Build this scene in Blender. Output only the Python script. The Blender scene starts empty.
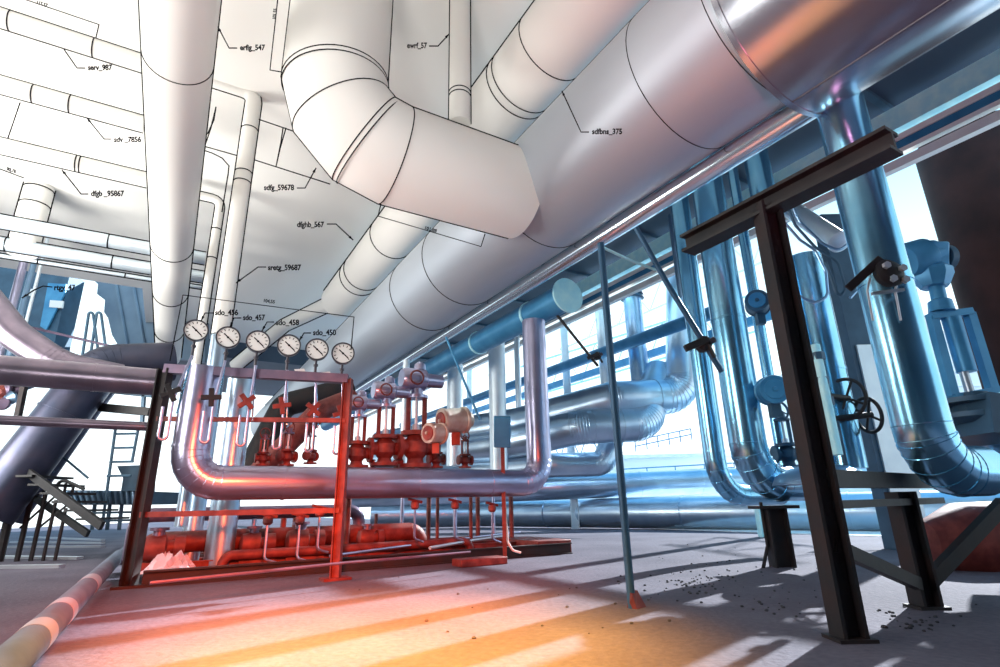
import bpy, bmesh, math, random
from mathutils import Vector, Matrix
from math import sin, cos, tan, pi, radians, sqrt, acos, asin
random.seed(7)
COL = bpy.context.scene.collection
V = Vector
# ------------------------------------------------------------------ camera model
FPX = 540.0; PITCH = radians(17.6); ROLL = radians(1.25); H = 0.65
F_ = V((0, cos(PITCH), sin(PITCH))); R0 = V((1, 0, 0)); U0 = V((0, -sin(PITCH), cos(PITCH)))
RR = R0*cos(ROLL) - U0*sin(ROLL); UU = U0*cos(ROLL) + R0*sin(ROLL)
CAM = V((0, 0, H))
TH = radians(31)
A = V((-sin(TH), cos(TH), 0)); B = V((cos(TH), sin(TH), 0)); Z = V((0, 0, 1))   # the hall's two horizontal axes
def P(a, b, z): return A*a + B*b + Z*z
def ray(x, y): return (F_*FPX + RR*(x-500) - UU*(y-333.5)).normalized()
def at(x, y, D):                       # point at forward distance D
    d = ray(x, y); return CAM + d*(D/d.y)
def on_z(x, y, z=0.0):
    d = ray(x, y); return CAM + d*((z-H)/d.z)
def on_a(x, y, a):
    d = ray(x, y); return CAM + d*(a/d.dot(A))
def on_b(x, y, b):
    d = ray(x, y); return CAM + d*(b/d.dot(B))
def cyl(d, p1, p2, R=None, z=None, D=None):
    r1 = ray(*p1); r2 = ray(*p2)
    r1 = (r1 - d*r1.dot(d)).normalized(); r2 = (r2 - d*r2.dot(d)).normalized()
    h = acos(max(-1, min(1, r1.dot(r2))))/2; m = (r1+r2).normalized()
    if z is not None: D = (z-H)/m.z
    if D is None: D = R/sin(h)
    return CAM + m*D, D*sin(h)
def along(ax, d, px):                  # point on line (ax,d) nearest to the ray through px
    r = ray(*px); w = ax-CAM; b = d.dot(r); D = 1-b*b
    s = (r.dot(w)*b - d.dot(w))/D
    return ax + d*s
# ------------------------------------------------------------------ materials
MATS = {}
def mat(name, col, rough=.5, metal=0, noise=0, col2=None, nscale=4, bump=0, emit=None, aniso=0, stretch=None, spec=None):
    if name in MATS: return MATS[name]
    m = bpy.data.materials.new(name); m.use_nodes = True; nt = m.node_tree; N = nt.nodes; L = nt.links
    b = N['Principled BSDF']; b.inputs['Base Color'].default_value = (*col, 1)
    b.inputs['Roughness'].default_value = rough; b.inputs['Metallic'].default_value = metal
    if spec is not None: b.inputs['Specular IOR Level'].default_value = spec
    if col2 is not None or bump:
        tc = N.new('ShaderNodeTexCoord'); mp = N.new('ShaderNodeMapping'); L.new(tc.outputs['Object'], mp.inputs[0])
        if stretch: mp.inputs['Scale'].default_value = stretch
        nz = N.new('ShaderNodeTexNoise'); nz.inputs['Scale'].default_value = nscale; nz.inputs['Detail'].default_value = 6
        L.new(mp.outputs[0], nz.inputs['Vector'])
        if col2 is not None:
            cr = N.new('ShaderNodeValToRGB'); cr.color_ramp.elements[0].position = .38; cr.color_ramp.elements[1].position = .66
            cr.color_ramp.elements[0].color = (*col, 1); cr.color_ramp.elements[1].color = (*col2, 1)
            L.new(nz.outputs['Fac'], cr.inputs[0]); L.new(cr.outputs[0], b.inputs['Base Color'])
        if bump:
            bp = N.new('ShaderNodeBump'); bp.inputs['Strength'].default_value = bump; bp.inputs['Distance'].default_value = .02
            L.new(nz.outputs['Fac'], bp.inputs['Height']); L.new(bp.outputs[0], b.inputs['Normal'])
    MATS[name] = m; return m
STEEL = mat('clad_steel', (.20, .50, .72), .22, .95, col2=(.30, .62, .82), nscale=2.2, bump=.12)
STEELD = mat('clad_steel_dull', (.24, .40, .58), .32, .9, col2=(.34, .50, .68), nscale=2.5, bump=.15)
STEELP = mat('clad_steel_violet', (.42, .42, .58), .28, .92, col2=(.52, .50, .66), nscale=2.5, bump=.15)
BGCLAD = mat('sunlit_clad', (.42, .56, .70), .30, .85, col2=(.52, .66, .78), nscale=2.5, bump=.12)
DARKCLAD = mat('dark_clad', (.05, .06, .10), .38, .7, col2=(.08, .08, .12), nscale=3, bump=.15)
UMBER = mat('umber_clad', (.20, .17, .22), .3, .85, col2=(.28, .23, .29), nscale=3, bump=.15)
GALV = mat('bright_galvanised', (.80, .94, 1.0), .16, .9)
SLATE = mat('slate_blue_sheet', (.14, .20, .27), .6, .2, col2=(.18, .25, .32), nscale=1.5)
POLE = mat('dull_blue_pole', (.03, .10, .19), .45, .3)
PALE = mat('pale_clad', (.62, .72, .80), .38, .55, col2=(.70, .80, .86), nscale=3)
BLUE = mat('blue_paint', (.04, .22, .42), .4, .3, col2=(.07, .30, .52), nscale=3)
LBLUE = mat('light_blue_paint', (.40, .78, .88), .5, .1, col2=(.55, .88, .92), nscale=6, bump=.1)
DBLUE = mat('dark_blue_paint', (.035, .085, .14), .5, .2, col2=(.05, .12, .19), nscale=3)
BLACK = mat('black_steel', (.008, .010, .013), .6, .1, col2=(.018, .018, .020), nscale=7, bump=.2)
RUST = mat('rusty_black_steel', (.009, .010, .013), .65, .1, col2=(.024, .012, .012), nscale=5, bump=.25)
RED = mat('red_glow_steel', (.11, .016, .014), .55, .1, col2=(.22, .045, .035), nscale=8, bump=.15)  # red-brown steel, with the zone's red glow put into its colour
VIOLET = mat('violet_grey_metal', (.13, .10, .16), .42, .5, col2=(.19, .13, .19), nscale=8, bump=.15)
BROWN = mat('brown_vessel', (.030, .014, .014), .75, .0, col2=(.055, .022, .02), nscale=2, bump=.1, spec=.2)
WHITE = mat('white_paint', (.86, .85, .81), .75, 0, spec=.2)
DUCTW = mat('satin_white_metal', (.48, .53, .59), .46, .5, spec=.4)
DUCTN = mat('duct_rose_grey', (.50, .52, .58), .24, .9)
INK = mat('black_ink', (.01, .01, .012), .8, 0, spec=0)
GREYINK = mat('grey_ink', (.07, .07, .075), .8, 0, spec=0)
DIAL = mat('dial_enamel', (.82, .82, .80), .5, 0, spec=.2)
CASE = mat('gauge_case', (.08, .075, .09), .35, .6)
LGREY = mat('light_grey_metal', (.5, .55, .6), .35, .6)
TAN = mat('pale_tan_metal', (.42, .42, .36), .45, .35, col2=(.30, .24, .20), nscale=7)
WRAP = mat('grey_wrap', (.10, .13, .19), .8, 0, col2=(.13, .16, .22), nscale=6, bump=.2)
WRAPL = mat('white_band', (.34, .35, .40), .6, 0)
PLASTIC = mat('plastic_sheet', (.55, .6, .68), .25, 0)
ROOFD = mat('dark_roof_panel', (.045, .075, .12), .5, .2, col2=(.06, .10, .15), nscale=.6)
ROOFW = mat('white_ceiling_board', (.88, .87, .83), .85, 0, spec=.1)
GLASSW = mat('white_far_wall', (.75, .80, .82), .8, 0)
STONE = mat('gravel', (.05, .05, .06), .9, 0)
def floor_mat():
    m = bpy.data.materials.new('dusty_concrete'); m.use_nodes = True; nt = m.node_tree; N = nt.nodes; L = nt.links
    b = N['Principled BSDF']; b.inputs['Roughness'].default_value = .85; b.inputs['Specular IOR Level'].default_value = .15
    tc = N.new('ShaderNodeTexCoord')
    n1 = N.new('ShaderNodeTexNoise'); n1.inputs['Scale'].default_value = .9; n1.inputs['Detail'].default_value = 8
    n2 = N.new('ShaderNodeTexNoise'); n2.inputs['Scale'].default_value = 26; n2.inputs['Detail'].default_value = 5
    for n in (n1, n2): L.new(tc.outputs['Object'], n.inputs['Vector'])
    mx = N.new('ShaderNodeMix'); mx.data_type = 'FLOAT'; mx.inputs[0].default_value = .35
    L.new(n1.outputs['Fac'], mx.inputs[2]); L.new(n2.outputs['Fac'], mx.inputs[3])
    cr = N.new('ShaderNodeValToRGB'); cr.color_ramp.elements[0].position = .35; cr.color_ramp.elements[1].position = .65
    cr.color_ramp.elements[0].color = (.085, .08, .11, 1); cr.color_ramp.elements[1].color = (.155, .145, .185, 1)
    L.new(mx.outputs[0], cr.inputs[0]); L.new(cr.outputs[0], b.inputs['Base Color'])
    bp = N.new('ShaderNodeBump'); bp.inputs['Strength'].default_value = .35; bp.inputs['Distance'].default_value = .03
    L.new(n2.outputs['Fac'], bp.inputs['Height']); L.new(bp.outputs[0], b.inputs['Normal'])
    return m
FLOOR = floor_mat()
# ------------------------------------------------------------------ mesh builder
OFF = {}
def fillet(pts, rad, n=8):
    if not rad or len(pts) < 3: return [V(p) for p in pts]
    out = [V(pts[0])]
    for i in range(1, len(pts)-1):
        p0, p1, p2 = V(pts[i-1]), V(pts[i]), V(pts[i+1])
        d0 = (p0-p1); d1 = (p2-p1); l0, l1 = d0.length, d1.length; d0.normalize(); d1.normalize()
        ang = d0.angle(d1)
        if ang > pi-.02: out.append(p1); continue
        t = min(rad/tan(ang/2), l0*.49 if i > 1 else l0*.98, l1*.49 if i < len(pts)-2 else l1*.98); r = t*tan(ang/2)
        c = p1 + (d0+d1).normalized()*(r/sin(ang/2))
        a = p1+d0*t-c; b = p1+d1*t-c; w = a.angle(b); ax = a.cross(b).normalized()
        for k in range(n+1): out.append(c + Matrix.Rotation(w*k/n, 3, ax) @ a)
    out.append(V(pts[-1])); return out
def tangents(pts):
    T = []
    for i in range(len(pts)):
        a = pts[max(i-1, 0)]; b = pts[min(i+1, len(pts)-1)]
        d0 = (pts[i]-a).normalized() if i else None; d1 = (b-pts[i]).normalized() if i < len(pts)-1 else None
        t = (d0+d1) if (d0 is not None and d1 is not None) else (d0 if d0 is not None else d1)
        T.append(t.normalized())
    return T
class M:
    def __init__(s): s.v = []; s.f = []
    def add(s, vs, fs):
        o = len(s.v); s.v += [V(x) for x in vs]; s.f += [tuple(i+o for i in f) for f in fs]; return s
    def sweep(s, pts, r, n=24, cap=True, closed=False, prof=None):
        pts = [V(p) for p in pts]; T = tangents(pts)
        t = T[0]; u = (Z if abs(t.z) < .9 else V((1, 0, 0))); u = (u - t*u.dot(t)).normalized()
        vs = []
        for i, p in enumerate(pts):
            t = T[i]; u = (u - t*u.dot(t)).normalized(); w = t.cross(u)
            rr = r[i] if isinstance(r, (list, tuple)) else r
            # mitre stretch for sharp joints
            for k in range(n):
                if prof: x, y = prof[k]; vs.append(p + u*y + w*x)
                else: an = 2*pi*k/n; vs.append(p + u*(rr*cos(an)) + w*(rr*sin(an)))
        m = len(pts); fs = []
        for i in range(m if closed else m-1):
            for k in range(n):
                j = (i+1) % m
                fs.append((i*n+k, i*n+(k+1) % n, j*n+(k+1) % n, j*n+k))
        if cap and not closed: fs += [tuple(range(n))[::-1], tuple((m-1)*n+k for k in range(n))]
        return s.add(vs, fs)
    def prof(s, pts, prof, cap=True): return s.sweep(pts, 1, len(prof), cap, prof=prof)
    def bar(s, p, q, w, h):            # box bar, w sideways, h along up
        return s.prof([p, q], [(-w/2, -h/2), (w/2, -h/2), (w/2, h/2), (-w/2, h/2)])
    def ibeam(s, p, q, w, h, t=.018, rot=False):
        a, b = w/2, h/2
        pr = [(-a, -b), (a, -b), (a, -b+t), (t/2, -b+t), (t/2, b-t), (a, b-t), (a, b), (-a, b), (-a, b-t), (-t/2, b-t), (-t/2, -b+t), (-a, -b+t)]
        if rot: pr = [(y, -x) for x, y in pr]
        return s.prof([p, q], pr)
    def obox(s, c, ax, ay, az):        # centre, half vectors
        c = V(c); vs = [c + ax*i + ay*j + az*k for i in (-1, 1) for j in (-1, 1) for k in (-1, 1)]
        return s.add(vs, [(0, 1, 3, 2), (4, 6, 7, 5), (0, 4, 5, 1), (2, 3, 7, 6), (0, 2, 6, 4), (1, 5, 7, 3)])
    def box(s, x0, x1, y0, y1, z0, z1):
        return s.obox(((x0+x1)/2, (y0+y1)/2, (z0+z1)/2), V(((x1-x0)/2, 0, 0)), V((0, (y1-y0)/2, 0)), V((0, 0, (z1-z0)/2)))
    def lathe(s, o, d, prf, n=24):     # prf: (dist along d, radius)
        o = V(o); d = V(d).normalized(); u = (Z if abs(d.z) < .9 else V((1, 0, 0))); u = (u-d*u.dot(d)).normalized(); w = d.cross(u)
        vs = []
        for t, r in prf:
            for k in range(n): an = 2*pi*k/n; vs.append(o + d*t + u*(r*cos(an)) + w*(r*sin(an)))
        fs = [(i*n+k, i*n+(k+1) % n, (i+1)*n+(k+1) % n, (i+1)*n+k) for i in range(len(prf)-1) for k in range(n)]
        fs += [tuple(range(n))[::-1], tuple((len(prf)-1)*n+k for k in range(n))]
        return s.add(vs, fs)
    def ring(s, c, d, R, r, n=40, m=8):
        c = V(c); d = V(d).normalized(); u = (Z if abs(d.z) < .9 else V((1, 0, 0))); u = (u-d*u.dot(d)).normalized(); w = d.cross(u)
        vs = []
        for i in range(n):
            an = 2*pi*i/n; e = u*cos(an) + w*sin(an)
            for k in range(m): b = 2*pi*k/m; vs.append(c + e*(R + r*cos(b)) + d*(r*sin(b)))
        return s.add(vs, [(i*m+k, i*m+(k+1) % m, ((i+1) % n)*m+(k+1) % m, ((i+1) % n)*m+k) for i in range(n) for k in range(m)])
    def build(s, name, material, parent=None, smooth=True, loc=None, bevel=0):
        o0 = OFF.get(parent.name, V((0, 0, 0))) if parent else (V(loc) if loc is not None else sum(s.v, V())/len(s.v))
        me = bpy.data.meshes.new(name); me.from_pydata([tuple(x-o0) for x in s.v], [], s.f)
        bm = bmesh.new(); bm.from_mesh(me); bmesh.ops.recalc_face_normals(bm, faces=bm.faces); bm.to_mesh(me); bm.free()
        me.materials.append(material)
        if smooth:
            me.shade_smooth(); me.set_sharp_from_angle(angle=radians(38))
        o = bpy.data.objects.new(name, me); COL.objects.link(o)
        if parent: o.parent = parent
        else: o.location = o0
        OFF[o.name] = o0
        if bevel:
            b = o.modifiers.new('bevel', 'BEVEL'); b.width = bevel; b.segments = 2; b.limit_method = 'ANGLE'
        return o
def tag(o, label, cat, group=None):
    o['label'] = label; o['category'] = cat
    if group: o['group'] = group
    return o
def struct(o): o['kind'] = 'structure'; return o
def thing(name, label, cat, loc=(0, 0, 0), group=None):
    o = bpy.data.objects.new(name, None); COL.objects.link(o); o.location = loc; OFF[o.name] = V(loc); o.empty_display_size = .1
    return tag(o, label, cat, group)
def dup(root, loc, rz=0, sc=None, label=None, group=None):
    r = root.copy(); COL.objects.link(r); r.location = loc; r.rotation_euler = (0, 0, rz)
    if sc: r.scale = (sc, sc, sc)
    if label: r['label'] = label
    if group: r['group'] = group
    for ch in list(root.children):
        c = ch.copy(); COL.objects.link(c); c.parent = r
        for g in list(ch.children):
            d = g.copy(); COL.objects.link(d); d.parent = c
    return r
def lw(p, px=1.0): return (V(p)-CAM).dot(F_)/FPX*px/2          # radius of a drawn line
def outline(path, r, parent, m=INK, px=1.3, name='contour_line'):
    """drawn contour along both sides of a round pipe"""
    T = tangents(path); sides = ([], [])
    for p, t in zip(path, T):
        v = p-CAM; v = v - t*v.dot(t); l = v.length; w = v/l; s_ = t.cross(w); k = min(.95, r/l); q = sqrt(1-k*k)
        r_ = r + max(.0015, lw(p, px))*.7
        sides[0].append(p + (s_*q - w*k)*r_); sides[1].append(p + (-s_*q - w*k)*r_)
    for sd in sides:
        sd = sd if len(sd) > 2 else [sd[0] + (sd[1]-sd[0])*i/12 for i in range(13)]
        M().sweep(sd, [max(.0015, lw(p, px)) if (p-CAM).dot(F_) > .3 else .002 for p in sd], 5).build(name, m, parent)
def seam(c, d, r, parent, m=INK, px=1.15, name='seam'):
    w = max(.0015, lw(c, px)); return M().ring(c, d, r+w*.4, w, 48, 5).build(name, m, parent)
def pipe(name, label, cat, pts, r, m=STEEL, rad=0, seams=(), drawn=False, group=None, seam_m=None, n=32, fn=9, band=None, bands=True):
    """A pipe run: pts in world space, seams = list of world points near the axis, drawn = inked contours"""
    path = fillet(pts, rad, fn); root = thing(name, label, cat, path[0], group)
    M().sweep(path, r, n).build('pipe_shell', m, root)
    T = tangents(path)
    def near(q):
        best = None
        for i in range(len(path)-1):
            a, b = path[i], path[i+1]; u = max(0, min(1, (V(q)-a).dot(b-a)/(b-a).length_squared)); p = a+(b-a)*u
            if best is None or (p-V(q)).length < best[0]: best = ((p-V(q)).length, p, (b-a).normalized())
        return best[1], best[2]
    for q in seams:
        p, t = near(q)
        if drawn: seam(p, t, r, root)
        else: M().lathe(p-t*.012, t, [(0, r*1.0), (0, r*1.035), (.024, r*1.035), (.024, r)], n).build('seam_band', seam_m or m, root)
    if rad and not drawn and bands:     # elbow gores
        k = 0
        for i in range(1, len(path)-1):
            if T[i-1].angle(T[i+1]) > .12:
                k += 1; M().ring(path[i], T[i], r*1.004, r*.018, 32, 5).build('elbow_gore', seam_m or m, root)
    if drawn: outline(path, r, root)
    return root
# ================================================================== SETTING
fl = M().box(-26, 40, -6, 60, -.2, 0).build('floor', FLOOR, loc=(0, 0, 0)); struct(fl)
RZ = 6.35
def slab(name, a0, a1, b0, b1, z0, z1, m):
    return struct(M().obox(P((a0+a1)/2, (b0+b1)/2, (z0+z1)/2), A*((a1-a0)/2), B*((b1-b0)/2), Z*((z1-z0)/2)).build(name, m, smooth=False))
slab('ceiling', -6, 16.3, -7, 4.6, RZ, RZ+.15, ROOFW)
slab('ceiling', 16.3, 20.5, -1.3, 4.6, RZ, RZ+.15, ROOFW)
struct(M().obox(P(30, 50, .006), A*50, B*39.5, Z*.006).build('trim_bounce_yard', GLASSW, smooth=False))  # yard ground, made white to bounce sun up under the eaves
slab('ceiling', -8, 34, 4.6, 9.3, RZ, RZ+.15, ROOFD)
slab('ceiling', 20.5, 27, -1.3, 4.6, RZ-.6, RZ+.15, ROOFD)
struct(M().obox(P(4, -7.2, 3.1), A*10, B*.1, Z*3.3).build('wall_left_unseen', ROOFD, smooth=False))  # unseen wall, put in to keep ambient light off the left side
struct(M().obox(P(-6.1, 0, 3.1), A*.1, B*7.2, Z*3.3).build('wall_rear_unseen', ROOFD, smooth=False))  # unseen wall behind the camera, added to darken the interior
for i in range(14):                    # panel joints of the dark roof
    a = -2 + i*2.4
    struct(M().obox(P(a, 6.9, RZ-.03), A*.05, B*2.3, Z*.03).build('trim_%d' % (i+1), DBLUE, smooth=False))
# ================================================================== CAMERA
cd = bpy.data.cameras.new('camera'); co = bpy.data.objects.new('camera', cd); COL.objects.link(co)
cd.sensor_width = 36; cd.lens = 36*FPX/1000; cd.clip_start = .02; cd.clip_end = 500
mw = Matrix((RR, UU, -F_)).transposed().to_4x4(); mw.translation = CAM; co.matrix_world = mw
bpy.context.scene.camera = co
# ================================================================== MAIN DUCT
ax, R = cyl(A, (650, 0), (700, 189), R=.8)
ab = lambda a: ax + A*(a - ax.dot(A))
fx, FR = cyl(A, (650, 0), (500, 292), D=4.96)
abf = lambda a: fx + A*(a - fx.dot(A))
flange_a = along(ax, A, (800, 60)).dot(A)
duct = thing('insulated_duct', 'huge pale round duct running overhead from upper right down to the middle', 'duct', ab(flange_a))
M().sweep([abf(flange_a), abf(26)], FR, 96).build('duct_shell', DUCTW, duct)
M().sweep([ab(-1.2), ab(flange_a)], R*1.0, 96).build('duct_end_shell', DUCTN, duct)
M().lathe(ab(flange_a)-A*.02, A, [(0, R*.98), (0, R*1.012), (.04, R*1.012), (.04, R*.98)], 96).build('flange', DUCTN, duct)
SEC = radians(34)
def on_duct(px):
    """seam position: where the ray meets the duct surface"""
    d = ray(*px); o = CAM-fx; do = d-A*d.dot(A); oo = o-A*o.dot(A)
    a_, b_, c_ = do.dot(do), 2*do.dot(oo), oo.dot(oo)-FR*FR; D = b_*b_-4*a_*c_
    if D < 0: return along(fx, A, px).dot(A)
    return (CAM + d*((-b_-sqrt(D))/(2*a_))).dot(A)
for q in [(650, 105), (745, 70), (425, 270), (392, 300), (520, 230)]:
    seam(abf(on_duct(q)), A, FR, duct, px=.9)
outl = []
for s_ in (0,):
    path = [abf(a) for a in [i*1.0 for i in range(1, 24)]]
    sd = []
    for p in path:
        v = p-CAM; v -= A*v.dot(A); l = v.length; w = v/l; s2 = A.cross(w); k = FR/l; q = sqrt(1-k*k)
        sg = 1 if s2.dot(B) < 0 else -1
        sd.append(p + (s2*sg*q - w*k)*FR)
    M().sweep(sd, [max(.002, lw(p, .9)) for p in sd], 5).build('contour_line', INK, duct)
# longitudinal jacket seam on the near section
th0 = math.atan2(ray(850, 66).dot(Z), ray(850, 66).dot(B))
d = ray(820, 84); o_ = CAM-ax; o_ -= A*o_.dot(A); q_ = d-A*d.dot(A)
a_, b_, c_ = q_.dot(q_), 2*q_.dot(o_), o_.dot(o_)-R*R
hp = CAM + d*((-b_-sqrt(b_*b_-4*a_*c_))/(2*a_)); off = hp-ab(hp.dot(A))
M().sweep([ab(-1.2)+off, ab(flange_a)+off], .006, 5).build('jacket_seam', CASE, duct)
# bright gutter pipe hugging the lower right side of the duct
gx, gr = cyl(A, (500, 293), (500, 309), D=4.9)
gp = lambda a: gx + A*(a-gx.dot(A))
gut = thing('gutter_pipe', 'bright steel strip pipe hugging the lower edge of the huge overhead duct', 'pipe', gp(flange_a))
M().sweep([gp(flange_a+.05), gp(26)], gr, 32).build('pipe_shell', GALV, gut)
# ================================================================== DRAWN PIPES (white, inked)
# elbow coming down from above and turning into the duct
bx, br = cyl(B, (443, 118), (443, 221), R=.5)
bx = bx + A*(0)
vax, vr = cyl(Z, (285, 50), (393, 50), R=.5)
vb = vax.dot(B)
top = P(bx.dot(A), vb, RZ+.05); cor = P(bx.dot(A), vb, bx.z); end = P(bx.dot(A), 3.0, bx.z)
def mitre(name, label, pts, r, m, segs, parent_name='pipe'):
    """gored elbow: straight gores with inked joints and inked outline"""
    path = fillet(pts, segs[0], segs[1]); root = thing(name, label, parent_name, path[0])
    M().sweep(path, r, 64).build('pipe_shell', m, root); T = tangents(path)
    for i in range(1, len(path)-1): seam(path[i], T[i], r, root)
    for i in range(1, len(path)-1, 2): seam(path[i]+T[i]*.05, T[i], r, root)
    outline(path, r, root); return root
mitre('elbow_pipe', 'thick white elbow pipe bending from the ceiling into the huge duct', [top, cor, end], .5, WHITE, (.62, 3))
# second white duct behind, parallel to the main one
x2, r2 = cyl(A, (535, 0), (612, 40), z=5.55)
q2 = lambda px: along(x2, A, px)
e2 = q2((338, 300))
pipe('parallel_duct', 'white inked duct parallel to the huge duct, passing behind the thick elbow', 'duct',
     [x2-A*0.2, e2], r2, WHITE, drawn=True, seams=[q2((560, 55)), q2((527, 85)), q2((520, 90)), q2((390, 235)), q2((360, 268)), q2((356, 274))])
q3 = e2; pipe('branch_pipe', 'narrow white pipe sloping down left from the end of the parallel duct', 'pipe',
     [e2 - A*.25, at(285, 325, e2.y+2.2), at(235, 366, e2.y+3.0)], r2*.42, WHITE, drawn=True)
# overhead pipe running at the viewer
x4, r4 = cyl(A, (139, 0), (221, 0), z=4.6)
p4 = lambda px: along(x4, A, px)
pipe('overhead_pipe', 'long white overhead pipe running from the top edge toward the gauge rack', 'pipe',
     [x4+A*.3, p4((163, 357))], r4, WHITE, drawn=True, seams=[p4((182, 58)), p4((172, 245)), p4((167, 292)), p4((165, 330))])
# cross pipes in the rack above
specs = [((0, 7), (0, 28), (-4, 0), (143, 60), [(10, 20), (94, 45)], 'topmost white cross pipe at the upper left, tagged serv_987'),
         ((0, 75), (0, 94), (-4, 80), (144, 125), [(33, 95), (70, 106)], 'second white cross pipe from the top, tagged sdv _7856'),
         ((0, 137), (0, 154), (-4, 150), (147, 183), [(76, 166), (80, 167)], 'third white cross pipe from the top, tagged dfgb _95867'),
         ((0, 214), (0, 228.5), (-4, 220), (204, 268), [(108, 245)], 'fourth cross pipe, the thicker of the lower silvery pair'),
         ((0, 236.5), (0, 250), (-4, 244), (204, 286), [(6, 245), (112, 265)], 'fifth cross pipe, just below the fourth one'),
         ((0, 253.5), (0, 257.5), (-4, 256), (204, 293), [(38, 261), (125, 277)], 'thin lowest cross pipe of the overhead rack at left')]
for i, (p1, p2, s0, s1, sm, lab) in enumerate(specs):
    xx, rr = cyl(B, p1, p2, z=5.2 if i < 3 else 5.1)
    pipe('cross_pipe', lab, 'pipe', [along(xx, B, s0)-B*1.5, along(xx, B, s1)], rr, WHITE if i < 3 else PALE, drawn=True,
         seams=[along(xx, B, s) for s in sm], group='cross pipes of the overhead rack')
# stub pipe at far upper left between cross pipes
xx, rr = cyl(Z, (29, 165), (60, 172), D=11.9)
pipe('drop_pipe', 'pale vertical drop pipe between the third and fourth cross pipes', 'pipe', [P(xx.dot(A), xx.dot(B), 5.0), P(xx.dot(A), xx.dot(B), RZ)], rr, WHITE, drawn=True,
     seams=[along(xx, Z, (38, 190)), along(xx, Z, (32, 205))])
# slim riser with a bend at the top
xv, rv = cyl(Z, (229.5, 210), (247, 210), R=.1035)
vt = along(xv, Z, (250, 92)); vd = P(xv.dot(A), xv.dot(B), .02)
pipe('riser_pipe', 'slim riser bending left at its top, tagged sretg_59687', 'pipe', [vt-B*1.6, vt, vd+Z*2.72], rv, WHITE, rad=.16, drawn=True,
     seams=[along(xv, Z, q) for q in [(243, 128), (241, 172), (240, 182)]], fn=4)
pipe('riser_pipe', 'steel riser standing behind the left end of the gauge rack', 'pipe', [vd+Z*2.7, vd], rv, BGCLAD, seams=[vd+Z*1.6])
xt, rt = cyl(Z, (213, 222), (222, 222), R=.07)
tt = along(xt, Z, (219, 200))
pipe('thin_riser_pipe', 'thin white riser bent left, beside the slim riser', 'pipe', [tt-B*.7, tt, P(xt.dot(A), xt.dot(B), 2.6)], rt, WHITE, rad=.14, drawn=True,
     seams=[along(xt, Z, q) for q in [(214, 229), (210, 258)]], fn=4)
# thin vertical pipe above the parallel duct
xx, rr = cyl(Z, (450, 10), (470, 10), D=4.85)
b0 = along(xx, Z, (455, 112)); 
pipe('hanger_pipe', 'thin white vertical pipe dropping from the ceiling, tagged ewrf_57', 'pipe', [P(b0.dot(A), b0.dot(B), b0.z-.15), P(b0.dot(A), b0.dot(B), RZ)], rr, WHITE, drawn=True,
     seams=[along(xx, Z, (455, 93)), along(xx, Z, (455, 97))])
# line behind: beam joint edges drawn on the ceiling
def ink(name, label, pxs, D, parent=None, px=1.25, m=INK):
    pts = [at(x, y, D) for x, y in pxs]
    mm = M().sweep(pts, [lw(p, px) for p in pts], 5)
    if parent: return mm.build(name, m, parent)
    return tag(mm.build(name, m), label, 'line')
# ================================================================== CALL-OUTS
FONT = None
def text_mesh(s, size, bold=.0, depth=.002):
    cu = bpy.data.curves.new('t', 'FONT'); cu.body = s; cu.size = size; cu.extrude = depth; cu.bevel_depth = bold; cu.bevel_resolution = 0
    ob = bpy.data.objects.new('t', cu); COL.objects.link(ob); dg = bpy.context.evaluated_depsgraph_get(); dg.update()
    me = bpy.data.meshes.new_from_object(ob.evaluated_get(dg)); bpy.data.objects.remove(ob); return me
def callout(s, x, y, wpx, D, leader=None, tip=None, rot=0, size=7.6, label=None):
    o = at(x, y, D); k = (o-CAM).dot(F_)/FPX                      # metres per pixel
    me = text_mesh(s, size*k, bold=.032*size*k, depth=.15*k)
    xs = [v.co.x for v in me.vertices]; sx = wpx*k/(max(xs)-min(xs))
    for v in me.vertices: v.co.x *= sx
    rt = RR*cos(rot) + UU*sin(rot); up = UU*cos(rot) - RR*sin(rot)
    mt = Matrix((rt, up, -F_)).transposed()
    for v in me.vertices: v.co = mt @ v.co
    me.name = 'callout_text'; me.materials.append(INK)
    root = thing('callout', label or ('black call-out lettering %s with its leader line' % s), 'callout', o)
    t = bpy.data.objects.new('callout_text', me); COL.objects.link(t); t.parent = root
    if leader:
        ink('leader_line', None, leader+[tip], D, root, px=1.3)
        a = at(*leader[-1], D); b = at(*tip, D); dd = (b-a).normalized()
        M().lathe(b, -dd, [(0, .1*k), (5*k, 1.3*k)], 10).build('arrowhead', INK, root)
    return root
callout('serv_987', 88, 70, 24, 4.6, [(85, 68), (77, 68)], (61, 45))
callout('sdv _7856', 114, 142, 27, 5.3, [(111, 139), (104, 139)], (87, 118))
callout('dfgb _95867', 91, 196, 33, 6.4, [(88, 194), (81, 194)], (62, 170))
callout('erfig_547', 240, 50, 25, 3.3, [(237, 48), (229, 48)], (218, 27))
callout('ewrf_57', 407, 48, 20, 4.2, [(429, 46), (438, 46)], (449, 34))
callout('sdfbns_375', 592, 134, 30, 3.3, [(589, 132), (581, 132)], (562, 91))
callout('sdfg_59678', 264, 190, 30, 3.6, [(297, 188), (305, 188)], (316, 168))
callout('dfghb_567', 297, 227, 27, 5.0, [(327, 224), (336, 224)], (353, 240))
callout('sretg_59687', 268, 270, 33, 5.2, [(266, 267), (258, 267)], (236, 283))
callout('sdo_456', 215, 315, 23, 4.85, [(213, 313), (205, 313)], (201, 321), label='call-out lettering sdo_456 with an arrow to the leftmost pressure gauge')
callout('sdo_457', 243, 320, 22, 4.85, [(241, 318), (234, 318)], (230, 327), label='call-out lettering sdo_457 with an arrow to the second pressure gauge')
callout('sdo_458', 276, 325, 23, 4.85, [(274, 322), (267, 322)], (262, 331), label='call-out lettering sdo_458 with an arrow to the third pressure gauge')
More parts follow.
